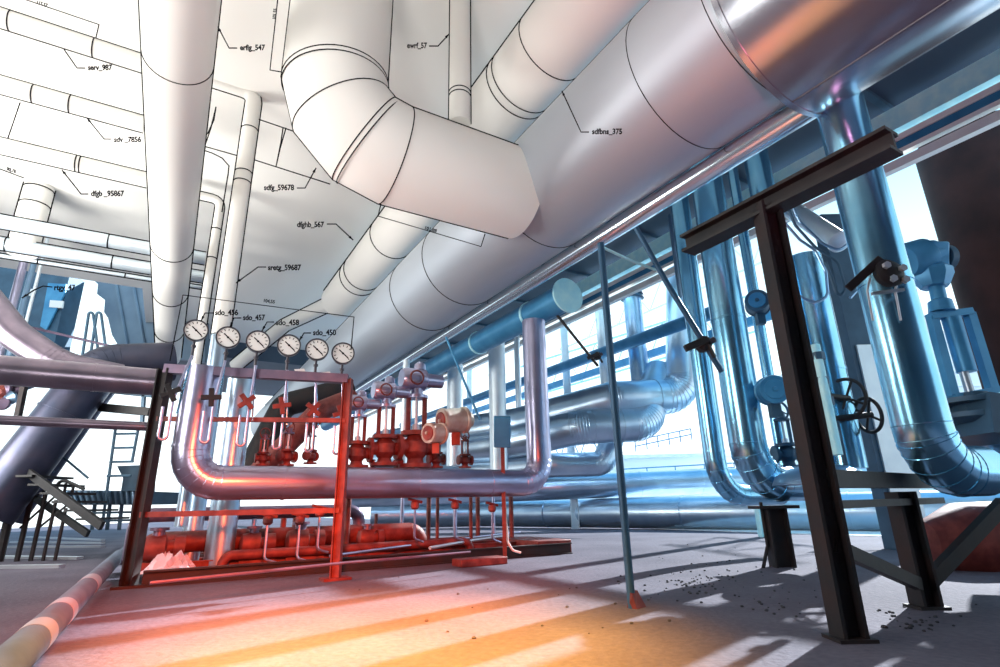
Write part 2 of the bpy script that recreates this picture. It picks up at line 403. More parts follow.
callout('sdo_450', 313, 335, 23, 4.85, [(311, 333), (304, 333)], (299, 341), label='call-out lettering sdo_450 with an arrow to the fourth pressure gauge')
callout('rtgy_47', 54, 290, 21, 5.0, [(52, 287), (43, 286), (34, 290)], (22, 298))
def dimension(s, x, y, w, D, line, rot, label):
    r = callout(s, x, y, w, D, rot=rot, size=4.6, label=label); ink('dimension_line', None, line, D, r, px=1.2); return r
dimension('115,57', 36, 3.5, 11, 4.4, [(18, -3), (99, 24.5), (93, 51)], -radians(17), 'dimension 115,57 on a sloping line at the top left corner')
dimension('90,76', 6, 170, 10, 6.0, [(-4, 167.5), (24, 178)], -radians(18), 'dimension 90,76 on a short sloping line near the left edge')
dimension('101,55', 275.5, 19.5, 10, 3.2, [(278, -3), (270, 70), (282, 72)], radians(83), 'dimension 101,55 running vertically beside the thick elbow pipe')
dimension('101,88', 424, 229, 12, 3.7, [(381, 204), (378, 216), (481, 246.5), (485, 234)], -radians(16), 'dimension 101,88 below the thick elbow pipe where it meets the duct')
dimension('104,55', 263, 302, 11, 4.8, [(170, 361), (183, 295), (354, 317), (351, 350)], -radians(7), 'dimension 104,55 above the row of pressure gauges')
ink('datum_line', 'thin inked ceiling line from the overhead pipe to the elbow pipe', [(200, 145), (237, 155.5)], 7)
ink('datum_line', 'thin inked ceiling line right of the slim riser, ending at the elbow pipe', [(255, 160), (330, 184)], 7)
ink('datum_line', 'thin inked line between second and third cross pipes at left', [(21, 100), (8, 138)], 6.4)
ink('datum_line', 'inked ceiling line from the slim riser bend toward the elbow pipe', [(258, 119), (293, 131)], 6.4)
ink('bracket_line', 'inked narrow bracket curve just right of the overhead pipe', [(216, 107), (214, 120), (208, 133), (202, 139)], 6.2)
ink('bracket_line', 'inked straight bracket edge just right of the overhead pipe', [(216, 107), (211, 128), (205, 146)], 6.25)
ink('bracket_line', 'inked rounded loop line left of the slim riser', [(200, 149), (212, 153), (222, 158), (229, 166), (228, 175), (222, 212)], 7)
ink('bracket_line', 'inked narrow wedge between the slim riser and the elbow pipe', [(283, 128), (281, 142), (276, 167)], 6.4)
ink('bracket_line', 'inked wedge edge leaning on the elbow pipe', [(286, 128), (280, 149), (276, 167)], 6.45)
# ================================================================== GAUGE RACK
ar = 5.64
lp0 = on_z(128, 588); rp0 = on_z(335, 580); ar = (lp0.dot(A)+rp0.dot(A))/2
topL = on_a(165, 369, lp0.dot(A)); topR = on_a(347, 379, rp0.dot(A))
rack = thing('gauge_rack', 'steel pipe rack with two posts carrying six pressure gauges', 'rack', lp0)
M().ibeam(lp0, V((lp0.x, lp0.y, topL.z)), .11, .11, .014).build('post', RUST, rack)
M().ibeam(rp0, V((rp0.x, rp0.y, topR.z)), .09, .09, .012).build('post', RED, rack)
M().bar(V((lp0.x, lp0.y, topL.z)), V((rp0.x, rp0.y, topR.z)), .10, .09).build('top_beam', VIOLET, rack)
zz = on_a(240, 418, ar).z
M().bar(V((lp0.x, lp0.y, zz)), V((rp0.x, rp0.y, zz-.02)), .04, .045).build('middle_rail', RED, rack)
zz = on_a(240, 512.5, ar).z
M().bar(V((lp0.x, lp0.y, zz)), V((rp0.x, rp0.y, zz)), .05, .05).build('lower_rail', RED, rack)
for p in (lp0, rp0): M().obox(p+Z*.012, A*.10, B*.13, Z*.012).build('base_plate', RED if p is rp0 else RUST, rack)
# gauge prototype in local coordinates: dial faces -Y
def make_gauge():
    g = thing('pressure_gauge', 'x', 'gauge', (0, 0, 0), 'pressure gauges on the rack')
    M().lathe((0, .03, .17), (0, -1, 0), [(0, .08), (.005, .096), (.05, .10), (.062, .10), (.062, .088), (.05, .088)], 40).build('case', CASE, g)
    f = M().lathe((0, -.018, .17), (0, -1, 0), [(0, .089), (.004, .089)], 40).build('dial_face', DIAL, g)
    t = M()
    for k in range(11):
        an = radians(225 - 27*k); c, s_ = cos(an), sin(an)
        t.obox((c*.07, -.0235, .17+s_*.07), V((c, 0, s_))*.009, V((-s_, 0, c))*.003, V((0, .001, 0)))
    t.build('scale_marks', INK, f)
    an = radians(-42); c, s_ = cos(an), sin(an)
    M().obox((c*.008, -.026, .17+s_*.008), V((c, 0, s_))*.055, V((-s_, 0, c))*.0045, V((0, .0015, 0))).build('needle', INK, f)
    M().lathe((0, -.02, .17), (0, -1, 0), [(0, .010), (.009, .008)], 12).build('hub', INK, f)
    M().lathe((0, .01, 0), (0, 0, 1), [(-.09, .012), (.02, .012), (.02, .02), (.04, .02), (.04, .011), (.075, .011)], 12).build('stem', CASE, g)
    return g
gpx = [(196, 331, 363), (228, 338, 366), (258, 342, 369), (289, 346, 372), (317, 350, 375), (343, 354, 378)]
glab = ['pressure gauge tagged sdo_456, leftmost on the rack', 'pressure gauge tagged sdo_457, second from the left',
        'pressure gauge tagged sdo_458, third from the left', 'pressure gauge tagged sdo_450, fourth from the left',
        'untagged pressure gauge between the fourth gauge and the last', 'pressure gauge at the right end of the rack above the red post']
g0 = make_gauge()
for i, (x, y, yb) in enumerate(gpx):
    c = on_a(x, y, ar); k = (c-CAM).dot(F_)/FPX; sc = 11.2*k/.10
    bz = topL.z + (topR.z-topL.z)*i/5 + .045
    rz = math.atan2(c.x, c.y)*-1
    g = g0 if i == 0 else dup(g0, (0, 0, 0))
    g.location = (c.x, c.y, c.z-.17*sc); g.rotation_euler = (0, 0, rz); g.scale = (sc,)*3; g['label'] = glab[i]
    OFF[g.name] = V((0, 0, 0))
    # impulse tube with siphon and star handle under the beam
    side = B; p0 = V((c.x, c.y, bz)); sy = on_a(x, 448, ar).z
    dx = [-.10, -.05, -.02, 0, .02, .02][i]
    it = thing('impulse_tube', ['impulse tube with siphon bend under the %s gauge' % w for w in ('leftmost', 'second', 'third', 'fourth', 'fifth', 'rightmost')][i], 'tube', p0, 'impulse tubes below the gauges')
    off = -A*.07
    pts = [p0+off*0-Z*.12+off, p0+off-Z*.75+B*dx, p0+off-Z*.95+B*dx, p0+off-Z*1.0+B*(dx-.06), p0+off-Z*.7+B*(dx-.06), p0+off-Z*.72+B*(dx+.12*(i > 2)-.02)]
    M().sweep(fillet([p0+off+Z*.02, p0+off-Z*.42+B*dx, p0+off-Z*.80+B*dx, p0+off-Z*.80+B*(dx-.07), p0+off-Z*.5+B*(dx-.07)], .034, 6), .013, 12).build('tube', STEELP, it)
    M().sweep([p0+off*.6+Z*.02, p0+off*.6-Z*.55+B*(dx+.05)], .009, 8).build('tracer_tube', STEEL, it)
    hc = p0+off*1.6-Z*.37+B*(dx-.03)
    st = M(); st.lathe(hc, -A, [(0, .03), (.03, .03)], 16)
    for q in range(4):
        an = pi/2*q + [.5, .1, .7, .2, .9, .4][i]; e = B*cos(an)+Z*sin(an); f_ = -B*sin(an)+Z*cos(an)
        st.obox(hc-A*.015+e*.045, e*.045, f_*.024, A*.014)
    st.build('star_handle', RED if i > 1 else BLACK, it, bevel=.006)
    M().sweep([hc, hc+A*.1], .012, 8).build('handle_stem', CASE, it)
for (x, y, n_) in [(300, 376, 'small white paper tag lying on the rack beam below the fifth gauge'), (326, 379, 'small white paper tag at the right end of the rack beam')]:
    c = on_a(x, y-5, ar-.06); tag(M().obox(c, B*.05+Z*.01, Z*.022-B*.01, A*.002).build('paper_tag', DIAL, smooth=False), n_, 'tag')
# ================================================================== PIPES BEHIND THE RACK
xl, rl = cyl(B, (400, 468), (400, 498), R=.17)
la = xl.dot(A); lz = xl.z
cL = on_a(186, 483, la); cR = on_a(540, 482, la)
pL = P(la, cL.dot(B), lz); pR = P(la, cR.dot(B), lz)
tL = on_a(171+8, 366, la).z; tR = on_a(537, 322, la).z
pipe('loop_pipe', 'wide U-shaped steel loop pipe running low across the middle behind the gauge rack', 'pipe',
     [V((pL.x, pL.y, tL)), pL, pR, V((pR.x, pR.y, tR))], rl, STEELP, rad=.30, seams=[pL+B*.9, pL+B*2.4, pR-B*.8, pL+Z*.35, pR+Z*1.1], fn=7)
xx, rr = cyl(Z, (222, 420), (250, 420), D=7.0)
pipe('steel_riser', 'fat shiny steel riser reaching the floor behind the rack', 'pipe', [P(xx.dot(A), xx.dot(B), 0), P(xx.dot(A), xx.dot(B), on_a(240, 376, xx.dot(A)).z)], rr, BGCLAD,
     seams=[along(xx, Z, (218, 505))])
xx, rr = cyl(Z, (190, 420), (203, 420), D=6.9)
pipe('steel_riser', 'slim shiny riser at the left end of the gauge rack', 'pipe', [P(xx.dot(A), xx.dot(B), .5), P(xx.dot(A), xx.dot(B), on_a(200, 374, xx.dot(A)).z)], rr, BGCLAD)
# brown round pipe and diagonal ones behind gauges
pipe('slanted_pipe', 'dark slanted pipe rising behind the gauge tubes', 'pipe', [at(250, 482, 8.6), at(318, 412, 9), at(352, 398, 9.6)], .17, RED, rad=.2, seams=[at(290, 440, 9.5)])
pipe('slanted_pipe', 'second dark slanted pipe crossing behind the middle rail', 'pipe', [at(250, 470, 10.5), at(284, 405, 10.8), at(352, 388, 11.4)], .24, RUST, rad=.3)
# risers between centre and right
def vpipe(name, label, xl_, xr_, y, D, ytop, ybot, m=STEEL, seams=(), group=None, cap=None):
    xx, rr = cyl(Z, (xl_, y), (xr_, y), D=D); a_, b_ = xx.dot(A), xx.dot(B); xm = (xl_+xr_)/2
    zt = along(xx, Z, (xm, ytop)).z; zb = 0 if ybot is None else along(xx, Z, (xm, ybot)).z
    r = pipe(name, label, 'pipe', [P(a_, b_, zb), P(a_, b_, zt)], rr, m, seams=[along(xx, Z, (xm, s)) for s in seams], group=group)
    if cap:
        t = P(a_, b_, zt); M().lathe(t-Z*.06, Z, [(0, rr*1.3), (.05, rr*1.3), (.05, rr*1.15), (.08, rr*1.15), (.08, rr*1.3), (.13, rr*1.3)], 28).build('flange', DBLUE, r)
    return r
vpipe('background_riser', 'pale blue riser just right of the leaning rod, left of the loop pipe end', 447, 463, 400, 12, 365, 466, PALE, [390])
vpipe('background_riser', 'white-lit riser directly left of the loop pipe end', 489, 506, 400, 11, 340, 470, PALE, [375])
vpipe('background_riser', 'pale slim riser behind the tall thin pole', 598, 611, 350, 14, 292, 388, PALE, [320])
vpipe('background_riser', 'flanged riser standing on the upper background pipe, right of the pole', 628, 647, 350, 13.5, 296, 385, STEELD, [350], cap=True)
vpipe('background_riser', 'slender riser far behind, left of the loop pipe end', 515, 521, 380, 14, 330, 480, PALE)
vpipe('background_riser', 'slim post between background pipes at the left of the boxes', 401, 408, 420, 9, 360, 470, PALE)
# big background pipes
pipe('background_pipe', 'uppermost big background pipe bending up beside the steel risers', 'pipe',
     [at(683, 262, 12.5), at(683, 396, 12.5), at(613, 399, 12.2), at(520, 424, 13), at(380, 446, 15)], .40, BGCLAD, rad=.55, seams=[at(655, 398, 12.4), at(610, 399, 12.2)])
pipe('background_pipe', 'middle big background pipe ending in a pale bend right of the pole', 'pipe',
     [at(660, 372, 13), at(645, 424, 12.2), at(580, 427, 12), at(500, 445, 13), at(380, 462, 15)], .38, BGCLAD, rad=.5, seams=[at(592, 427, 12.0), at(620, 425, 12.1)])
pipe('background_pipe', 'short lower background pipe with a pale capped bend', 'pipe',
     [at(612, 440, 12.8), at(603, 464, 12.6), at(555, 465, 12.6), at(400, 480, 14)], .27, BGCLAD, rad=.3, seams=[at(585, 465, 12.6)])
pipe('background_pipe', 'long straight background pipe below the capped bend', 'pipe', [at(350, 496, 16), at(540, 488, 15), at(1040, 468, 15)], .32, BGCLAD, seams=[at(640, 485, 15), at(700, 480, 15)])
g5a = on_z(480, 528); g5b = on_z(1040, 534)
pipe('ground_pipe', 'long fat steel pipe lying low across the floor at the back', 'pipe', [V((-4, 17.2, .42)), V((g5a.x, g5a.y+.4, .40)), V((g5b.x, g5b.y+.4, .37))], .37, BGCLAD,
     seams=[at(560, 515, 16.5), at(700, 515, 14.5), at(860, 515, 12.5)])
# pipe with blue end plate under the duct
hx, hr = cyl(A, (553, 283), (575, 312), D=5.35)
hp_ = lambda px: along(hx, A, px)
he = hp_((566, 294))
bl = thing('blind_pipe', 'blue pipe under the huge duct closed by a round light blue plate', 'pipe', he)
M().sweep([he, he+A*14], hr*.78, 40).build('pipe_shell', BLUE, bl)
M().lathe(he-A*.03, A, [(0, hr), (.03, hr)], 40).build('end_plate', LBLUE, bl)
for t_ in (.9, 2.6): M().lathe(he+A*t_, A, [(0, hr*.78), (0, hr*.84), (.05, hr*.84), (.05, hr*.78)], 40).build('seam_band', LBLUE, bl)
# ================================================================== RIGHT RISERS
def elbowrun(name, label, x1, x2, y, R_, ytop, ybot, ext, m, seams=(), rad=.3, drop=0):
    xx, rr = cyl(Z, (x1, y), (x2, y), R=R_); a_, b_ = xx.dot(A), xx.dot(B); xm = (x1+x2)/2
    t = P(a_, b_, along(xx, Z, (xm, ytop)).z); c = P(a_, b_, along(xx, Z, (xm, ybot)).z)
    return pipe(name, label, 'pipe', [t, c, c+ext], rr, m, rad=rad, seams=[along(xx, Z, (xm, s)) for s in seams], fn=6)
e1 = elbowrun('steel_riser', 'leftmost of the three tall shiny risers at right, bending low to the right', 688, 709, 340, .13, 178, 496, B*1.2, STEEL, [318, 452], .42)
e2_ = elbowrun('steel_riser', 'middle tall shiny riser at right, bending behind the black post', 710, 746, 317, .18, 150, 484, B*1.0, STEEL, [320, 455], .40)
e3 = elbowrun('steel_riser', 'widest shiny riser at right, rising to the huge duct and bending right near the edge', 860, 920, 300, .16, 84, 472, B*.55-A*.05, STEEL, [283, 444], .28)

# other vertical pipes, right
vpipe('blue_riser', 'blue riser behind the black post, beneath the cables', 797, 836, 320, 6.6, 255, 470, STEEL, [372])
vpipe('blue_riser', 'slender blue riser directly right of the middle shiny riser', 756, 768, 340, 7.2, 150, 470, STEEL, [330])
vpipe('short_riser', 'finned short riser hanging at the roof left of the black cross beam', 748, 775, 185, 6.8, 145, 215, STEEL)
vpipe('background_riser', 'wide pale riser far behind the left shiny riser', 672, 690, 250, 9.5, 215, 300, STEELD)
sq = thing('square_column', 'tall pale blue square column left of the widest riser', 'column', on_z(880, 560))
c0 = at(892, 470, 7.5); M().obox((c0.x, c0.y, 1.35), V((.19, 0, 0)), V((0, .15, 0)), Z*1.35).build('shaft', PALE, sq)
c1 = at(836, 230, 7.2); dc = thing('dark_column', 'dark blue steel column standing behind the widest riser', 'column', (c1.x, c1.y+.3, 0))
M().obox((c1.x+.12, c1.y+.3, 2.4), V((.17, 0, 0)), V((0, .12, 0)), Z*2.4).build('shaft', DBLUE, dc)
# slanted white pipe with lagging, and cables
wp = thing('white_stub_pipe', 'pale pipe slanting down right with a capped end, cables looped beneath', 'pipe', at(775, 195, 5.6))
M().sweep([at(770, 195, 6.4), at(838, 241, 5.3)], .11, 32).build('pipe_shell', PALE, wp)
M().lathe(at(838, 241, 5.3), (at(838, 241, 5.3)-at(770, 195, 6.4)), [(0, .12), (.03, .12), (.05, .09), (.06, .02)], 32).build('end_cap', PALE, wp)
for i, pp in enumerate([[(786, 203), (795, 225), (815, 247), (838, 262), (846, 290), (838, 298), (826, 262)],
                        [(784, 222), (800, 240), (815, 250), (826, 272), (828, 296), (815, 304), (800, 296)],
                        [(789, 200), (800, 222), (822, 243), (840, 252), (850, 240), (868, 250), (862, 285), (850, 298)]]):
    pts = [at(x, y, 4.9+.12*i) for x, y in pp]
    tag(M().sweep(fillet(pts, .12, 5), .014, 8).build('cable', STEELD if i else DBLUE),
        ['thick cable looping down closest to the black post', 'pale cable loop reaching lowest beside the black post', 'long cable drooping under the pale stub pipe to the widest riser'][i], 'cable', 'looped cables beside the black post')
# ================================================================== BLACK FRAME
b1 = on_z(850, 640); b2 = on_z(927, 608)
fb = b1.dot(B)
def up_to(p, px):                       # height of the vertical through p at pixel px
    return along(p, Z, px).z
fr = thing('black_frame', 'heavy black I-beam frame at the right with a high cross beam', 'frame', b1)
zt = up_to(b1, (767, 205))
M().ibeam(b1, V((b1.x, b1.y, zt)), .125, .12, .018).build('post', RUST, fr)
be0 = on_b(897, 150, fb); be1 = on_b(686, 238, fb); zc = (be0.z+be1.z)/2
M().ibeam(P(be0.dot(A), fb, zc), P(be1.dot(A), fb, zc), .13, .13, .02).build('cross_beam', BLACK, fr)
z2 = up_to(b2, (892, 492))
M().ibeam(b2, V((b2.x, b2.y, z2)), .13, .12, .018).build('post', RUST, fr)
lo0 = V((b1.x, b1.y, up_to(b1, (838, 478)))); z_l = up_to(b2, (888, 475))
fdir = (b2-b1).normalized()
M().bar(lo0+fdir*.02, V((b2.x, b2.y, lo0.z))+fdir*.7, .11, .09).build('lower_beam', BLACK, fr)
M().bar(lo0+fdir*.02-Z*.13, V((b2.x, b2.y, lo0.z-.13))+fdir*.7, .11, .04).build('lower_flange', BLACK, fr)
M().bar(V((b1.x, b1.y, up_to(b1, (846, 545)))), b2-fdir*.06+Z*.14, .05, .07).build('brace', RUST, fr)
M().bar(b2+fdir*.07+Z*.12, at(1004, 503, b2.y+.2), .06, .08).build('brace', RUST, fr)
for p, pl in ((b1, 0), (b2, 0)): M().obox(p+Z*.008, V((.09, 0, 0)), V((0, .08, 0)), Z*.008).build('base_plate', RUST, fr)
bp = on_z(783, 567)
sp = thing('support_post', 'short dark post with two webs under the low riser bends', 'post', bp)
M().ibeam(bp, V((bp.x, bp.y, up_to(bp, (777, 508)))), .16, .2, .02).build('post_shaft', RUST, sp)
M().obox(V((bp.x, bp.y, up_to(bp, (777, 507)))), V((.2, 0, 0)), V((0, .14, 0)), Z*.015).build('cap_plate', RUST, sp)
M().sweep([bp+V((-.12, 0, .62)), bp+V((-.12, 0, .2)), bp+V((-.22, -.05, .0))], .018, 8).build('side_conduit', RUST, sp)
# low flange blocks behind the frame lower beam
# pole with brackets
pb = on_z(632, 608); pz = up_to(pb, (603, 243))
po = thing('thin_pole', 'tall thin blue steel pole standing alone in the centre foreground', 'pole', pb)
M().sweep([pb, V((pb.x, pb.y, pz))], .027, 16).build('pole_tube', POLE, po)
M().add([pb+V((-.03, 0, .0)), pb+V((.02, .02, .0)), pb+V((.10, .03, 0)), pb+V((.05, .03, .10)), pb+V((-.02, .0, .11)), pb+V((.02, -.05, 0)), pb+V((.0, -.05, .08))],
        [(0, 5, 6, 4), (5, 2, 3, 6), (1, 2, 3, 4), (4, 6, 3), (0, 1, 4), (0, 5, 2, 1)]).build('foot_gusset', RED, po, smooth=False)
tag(M().sweep([at(636, 228, 4.3), at(668, 285, 4.35), at(722, 372, 4.4)], .024, 12).build('brace_rod', POLE), 'dark blue brace rod leaning from the duct down to the risers', 'rod')
tag(M().sweep([at(604, 248, 4.0), at(634, 262, 4.3), at(656, 270, 4.4)], .012, 10).build('tie_rod', LBLUE), 'short thin tie rod from the pole top to the brace rod', 'rod')
tag(M().sweep([at(557, 315, 7.5), at(598, 366, 7.5)], .022, 8).build('hanger_rod', BLACK), 'black hanger rod crossing the round rail left of the pole', 'rod')
tag(M().sweep([at(446, 337, 6.5), at(480, 420, 6.6)], .015, 10).build('hanger_rod', BLUE), 'pale rod leaning from the duct edge down to the tan motors', 'rod')
# clamp handles
def clamp(px, D, s, label):
    c = at(*px, D); k = D/FPX*s; r = thing('lever_valve', label, 'valve', c)
    M().lathe(c-V((.0, .06, 0))*k*10, V((0, 1, 0)), [(0, 3*k), (4*k, 8*k), (14*k, 8*k), (18*k, 4*k)], 16).build('body', BLACK, r)
    M().bar(c+(-RR*22-UU*7)*k, c+(RR*2+UU*3)*k, 6*k, 7*k).build('lever', BLACK, r, bevel=.6*k)
    M().bar(c+(RR*1)*k, c+(RR*9-UU*16)*k, 3*k, 3*k).build('tail', BLACK, r)
    M().sweep([c+RR*4*k, c+RR*9*k+UU*3*k], 3.2*k, 12).build('knob', CASE, r)
    return r
clamp((706, 342), 4.3, 1.0, 'black lever valve on the brace rod beside the risers')
clamp((598, 355), 7.4, .5, 'small black clamp on the round rail left of the pole')
# big lever valve on the widest riser
c = at(885, 276, 3.18); k = 3.18/FPX
lv = thing('butterfly_valve', 'black butterfly valve with a broad lever on the widest riser', 'valve', c)
M().lathe(c, V((.1, -1, .1)), [(0, 14*k), (8*k, 16*k), (12*k, 12*k), (14*k, 6*k)], 20).build('body', BLACK, lv)
M().bar(c+(-RR*40-UU*14)*k, c+(-RR*4+UU*19)*k, 4*k, 9*k).build('lever', BLACK, lv, bevel=1*k)
for dx, dy in ((-9, 5), (8, 2), (-2, -9), (11, -10)):
    M().lathe(c+(RR*dx+UU*dy)*k - V((0, 14*k, 0)), V((0, -1, 0)), [(0, 4*k), (4*k, 4*k)], 6).build('bolt', LGREY, lv)
for dx in (-16, 14): M().sweep(fillet([c+(RR*dx-UU*2)*k, c+(RR*(dx-3)-UU*16)*k, c+(RR*(dx+3)-UU*48)*k], 5*k), 1.2*k, 8).build('tie_bar', LGREY, lv)
M().bar(c+(-RR*14-UU*19)*k, c+(RR*20-UU*15)*k, 4*k, 3*k).build('bracket', LGREY, lv)
# ================================================================== FACADE RAILS (right side)
def railA(name, label, b, p1, p2, depth, m, a0=-2.5, a1=32, kind='box'):
    z1 = on_b(*p1, b).z; z2_ = on_b(*p2, b).z; zc_ = (z1+z2_)/2; h = abs(z1-z2_)
    if kind == 'round': o = M().sweep([P(a0, b, zc_), P(a1, b, zc_)], h/2, 20).build(name, m)
    elif kind == 'I': o = M().ibeam(P(a0, b, zc_), P(a1, b, zc_), depth, h, .02).build(name, m)
    else: o = M().bar(P(a0, b, zc_), P(a1, b, zc_), depth, h).build(name, m)
    return tag(o, label, 'beam')
railA('eaves_beam', 'wide light blue eaves beam along the right side under the roof', 8.6, (1000, 54), (1000, 80), .25, LBLUE)
railA('eaves_rail', 'bright white rail directly below the light blue eaves beam', 8.5, (1000, 84), (1000, 91), .10, WHITE)
railA('eaves_rail', 'dark blue rail sandwiched between the bright rails', 8.5, (1000, 92), (1000, 100), .10, BLUE)
railA('eaves_rail', 'second bright rail below the eaves, above the lowest white one', 8.5, (1000, 101), (1000, 106), .10, WHITE)
railA('eaves_rail', 'lowest wide white rail of the eaves', 8.5, (1000, 112), (1000, 122), .12, WHITE)
railA('round_rail', 'round blue rail crossing behind the pole at mid height', 9.0, (640, 333), (640, 345), .1, BLUE, kind='round', a0=6.6, a1=24)
railA('wall_girt', 'blue girt crossing behind the risers at mid height', 10.5, (700, 334), (700, 342), .1, BLUE, a0=3, a1=30)
# posts of the open facade
for i, a_ in enumerate([1.5, 6.5, 12, 18, 24]):
    if i in (0,): continue
    tag(M().ibeam(P(a_, 9.4, 0), P(a_, 9.4, RZ), .16, .2, .02).build('facade_post', PALE if i > 1 else LBLUE),
        ['x', 'facade post nearest the steel risers', 'facade post behind the background risers', 'facade post behind the loop pipe end', 'farthest facade post near the end of the duct'][i], 'post')
# far white lattice trusses
def truss(label, p, q, h, n, m=PALE, w=.07):
    t = thing('lattice_truss', label, 'truss', p); up = Z*h
    M().bar(p, q, w, w).build('bottom_chord', m, t); M().bar(p+up, q+up, w, w).build('top_chord', m, t)
    mm = M()
    for i in range(n):
        a_ = p+(q-p)*(i/n); b_ = p+(q-p)*((i+1)/n)
        if i % 2: a_, b_ = a_+up, b_
        else: b_ = b_+up
        mm.bar(a_, b_, w*.6, w*.6)
    mm.build('lattice', m, t)
truss('white lattice truss seen far behind the flanged riser', at(520, 400, 24), at(760, 330, 20), 1.5, 14, LBLUE)
truss('upper white lattice truss far outside the open wall', at(560, 350, 26), at(790, 250, 21), 1.4, 14)
truss('small lattice truss behind the capped background pipe', at(520, 462, 26), at(600, 455, 26), 1.2, 8, BLUE)
truss('far lattice truss seen between the black post and the widest riser', at(820, 345, 18), at(900, 300, 16), 1.1, 6, PALE)
# far railings
def railing(label, p, q, h, n, m=BLUE, r=.02):
    t = thing('handrail', label, 'railing', p)
    for f in (1, .5): M().sweep([p+Z*h*f, q+Z*h*f], r, 8).build('rail', m, t)
    for i in range(n+1): e = p+(q-p)*i/n; M().sweep([e, e+Z*h], r, 8).build('baluster', m, t)
railing('small handrail on the far white roof, right of the pole', at(636, 452, 22), at(692, 440, 22), .45, 5)
railing('long low handrail above the long straight background pipe', at(620, 478, 20), at(735, 472, 19), .3, 4)
railing('handrail seen between the black post and the widest riser', at(842, 470, 9), at(905, 464, 9), .25, 2, DBLUE)
# far buildings outside
def block(name, label, p, w, d, h, m):
    return tag(M().box(p.x-w/2, p.x+w/2, p.y, p.y+d, 0, h).build(name, m, smooth=False), label, 'building')
fb_ = thing('far_building', 'low white sunlit building far beyond the background pipes', 'building', (8, 34, 0))
M().box(0, 14, 34, 44, 0, 3.2).build('walls', GLASSW, fb_, smooth=False); M().box(-.3, 14.3, 33.7, 44.3, 3.2, 3.4).build('roof', PALE, fb_, smooth=False)
for i in range(5): M().box(1.2+i*2.6, 2.4+i*2.6, 33.95, 34, 1.2, 2.2).build('window', LBLUE, fb_, smooth=False)
fb2 = thing('far_shed', 'tall corrugated white shed far outside behind the widest riser', 'building', (20, 22, 0))
M().box(15, 30, 21, 30, 0, 7).build('walls', GLASSW, fb2, smooth=False)
for i in range(11): M().box(14.9, 30.1, 20.9, 21, .5+i*.6, .62+i*.6).build('cladding_rib', PALE, fb2, smooth=False)
# ================================================================== BROWN VESSEL
xx, rr = cyl(Z, (938, 240), (1075, 240), D=10.9)
vz = along(xx, Z, (990, 392)).z; vt_ = RZ-.1
vs = thing('brown_vessel', 'huge dark brown cylindrical vessel at the right edge', 'vessel', P(xx.dot(A), xx.dot(B), vz))
M().lathe(P(xx.dot(A), xx.dot(B), vz), Z, [(0, rr*.97), (.03, rr), (vt_-vz-.03, rr), (vt_-vz, rr*.97)], 64).build('shell', BROWN, vs)
M().lathe(P(xx.dot(A), xx.dot(B), 0), Z, [(0, rr*.96), (vz, rr*.96)], 48).build('lower_jacket', LBLUE, vs)
# ================================================================== VALVES
def make_valve(name, label, p, s, kind='actuator', m=VIOLET, m2=RED, ang=0, group=None, hgt=1.0):
    """upright gate valve; p = foot, s = scale (1 = about 0.9 m high)"""
    r = thing(name, label, 'valve', p, group); o = V((0, 0, 0))
    S = lambda *q: V(q)*s
    OFF[r.name] = V((0, 0, 0))
    M().lathe(o, Z, [(0, .13*s), (.03*s, .13*s), (.03*s, .07*s), (.07*s, .06*s), (.12*s, .10*s), (.20*s, .10*s), (.25*s, .06*s), (.25*s, .12*s), (.285*s, .12*s)], 24).build('body', m2, r)
    M().lathe(S(-.16, 0, .16), V((1, 0, 0)), [(0, .10*s), (.03*s, .10*s), (.03*s, .06*s), (.29*s, .06*s), (.29*s, .10*s), (.32*s, .10*s)], 20).build('flange', m2, r)
    for k in (-1, 1): M().bar(S(k*.07, 0, .28), S(k*.07, 0, .28+.27*hgt), .022*s, .035*s).build('yoke_bar', m2, r)
    M().lathe(S(0, 0, .28), Z, [(0, .035*s), (.06*s, .03*s), (.06*s, .014*s), (.27*hgt*s, .014*s)], 12).build('stem', LGREY, r)
    zt_ = .28+.27*hgt
    M().lathe(S(0, 0, zt_), Z, [(0, .09*s), (.025*s, .09*s), (.025*s, .05*s), (.10*s, .045*s)], 20).build('yoke_top', m, r)
    if kind == 'actuator':
        M().lathe(S(-.14, 0, zt_+.16), V((1, 0, 0)), [(0, .04*s), (.0, .075*s), (.03*s, .09*s), (.2*s, .09*s), (.22*s, .06*s), (.36*s, .055*s), (.37*s, .03*s)], 20).build('actuator', m, r)
        M().lathe(S(.02, 0, zt_+.24), Z, [(0, .05*s), (.05*s, .045*s), (.07*s, .02*s)], 16).build('cover', m, r)
        M().ring(S(-.05, -.12, zt_+.15), V((0, 1, 0)), .055*s, .008*s, 20, 6).build('handwheel', m2, r)
    else:
        w = M().ring(S(0, 0, zt_+.13), V((.2, -1, .15)), .11*s, .014*s, 24, 8)
        dn = V((.2, -1, .15)).normalized(); u = (Z-dn*Z.dot(dn)).normalized(); v_ = dn.cross(u)
        for q in range(3): e = u*cos(q*pi*2/3)+v_*sin(q*pi*2/3); w.sweep([S(0, 0, zt_+.13), S(0, 0, zt_+.13)+e*.11*s], .009*s, 6)
        w.build('handwheel', m2, r)
    r.rotation_euler = (0, 0, ang); return r
lt = lz+rl                     # top of the loop pipe
def vfoot(x, yb, a_): return on_a(x, yb, a_)
vl = [(356, 468, 390, .55, 'actuator', 'violet actuated valve just right of the rack post'),
      (384, 466, 376, .5, 'actuator', 'second actuated valve right of the rack post'),
      (415, 468, 362, .6, 'actuator', 'tallest actuated valve in the middle of the valve row'),
      (436, 468, 425, .4, 'wheel', 'low red handwheel valve under the smaller tan motor'),
      (465, 468, 430, .4, 'wheel', 'red handwheel valve under the larger tan motor')]
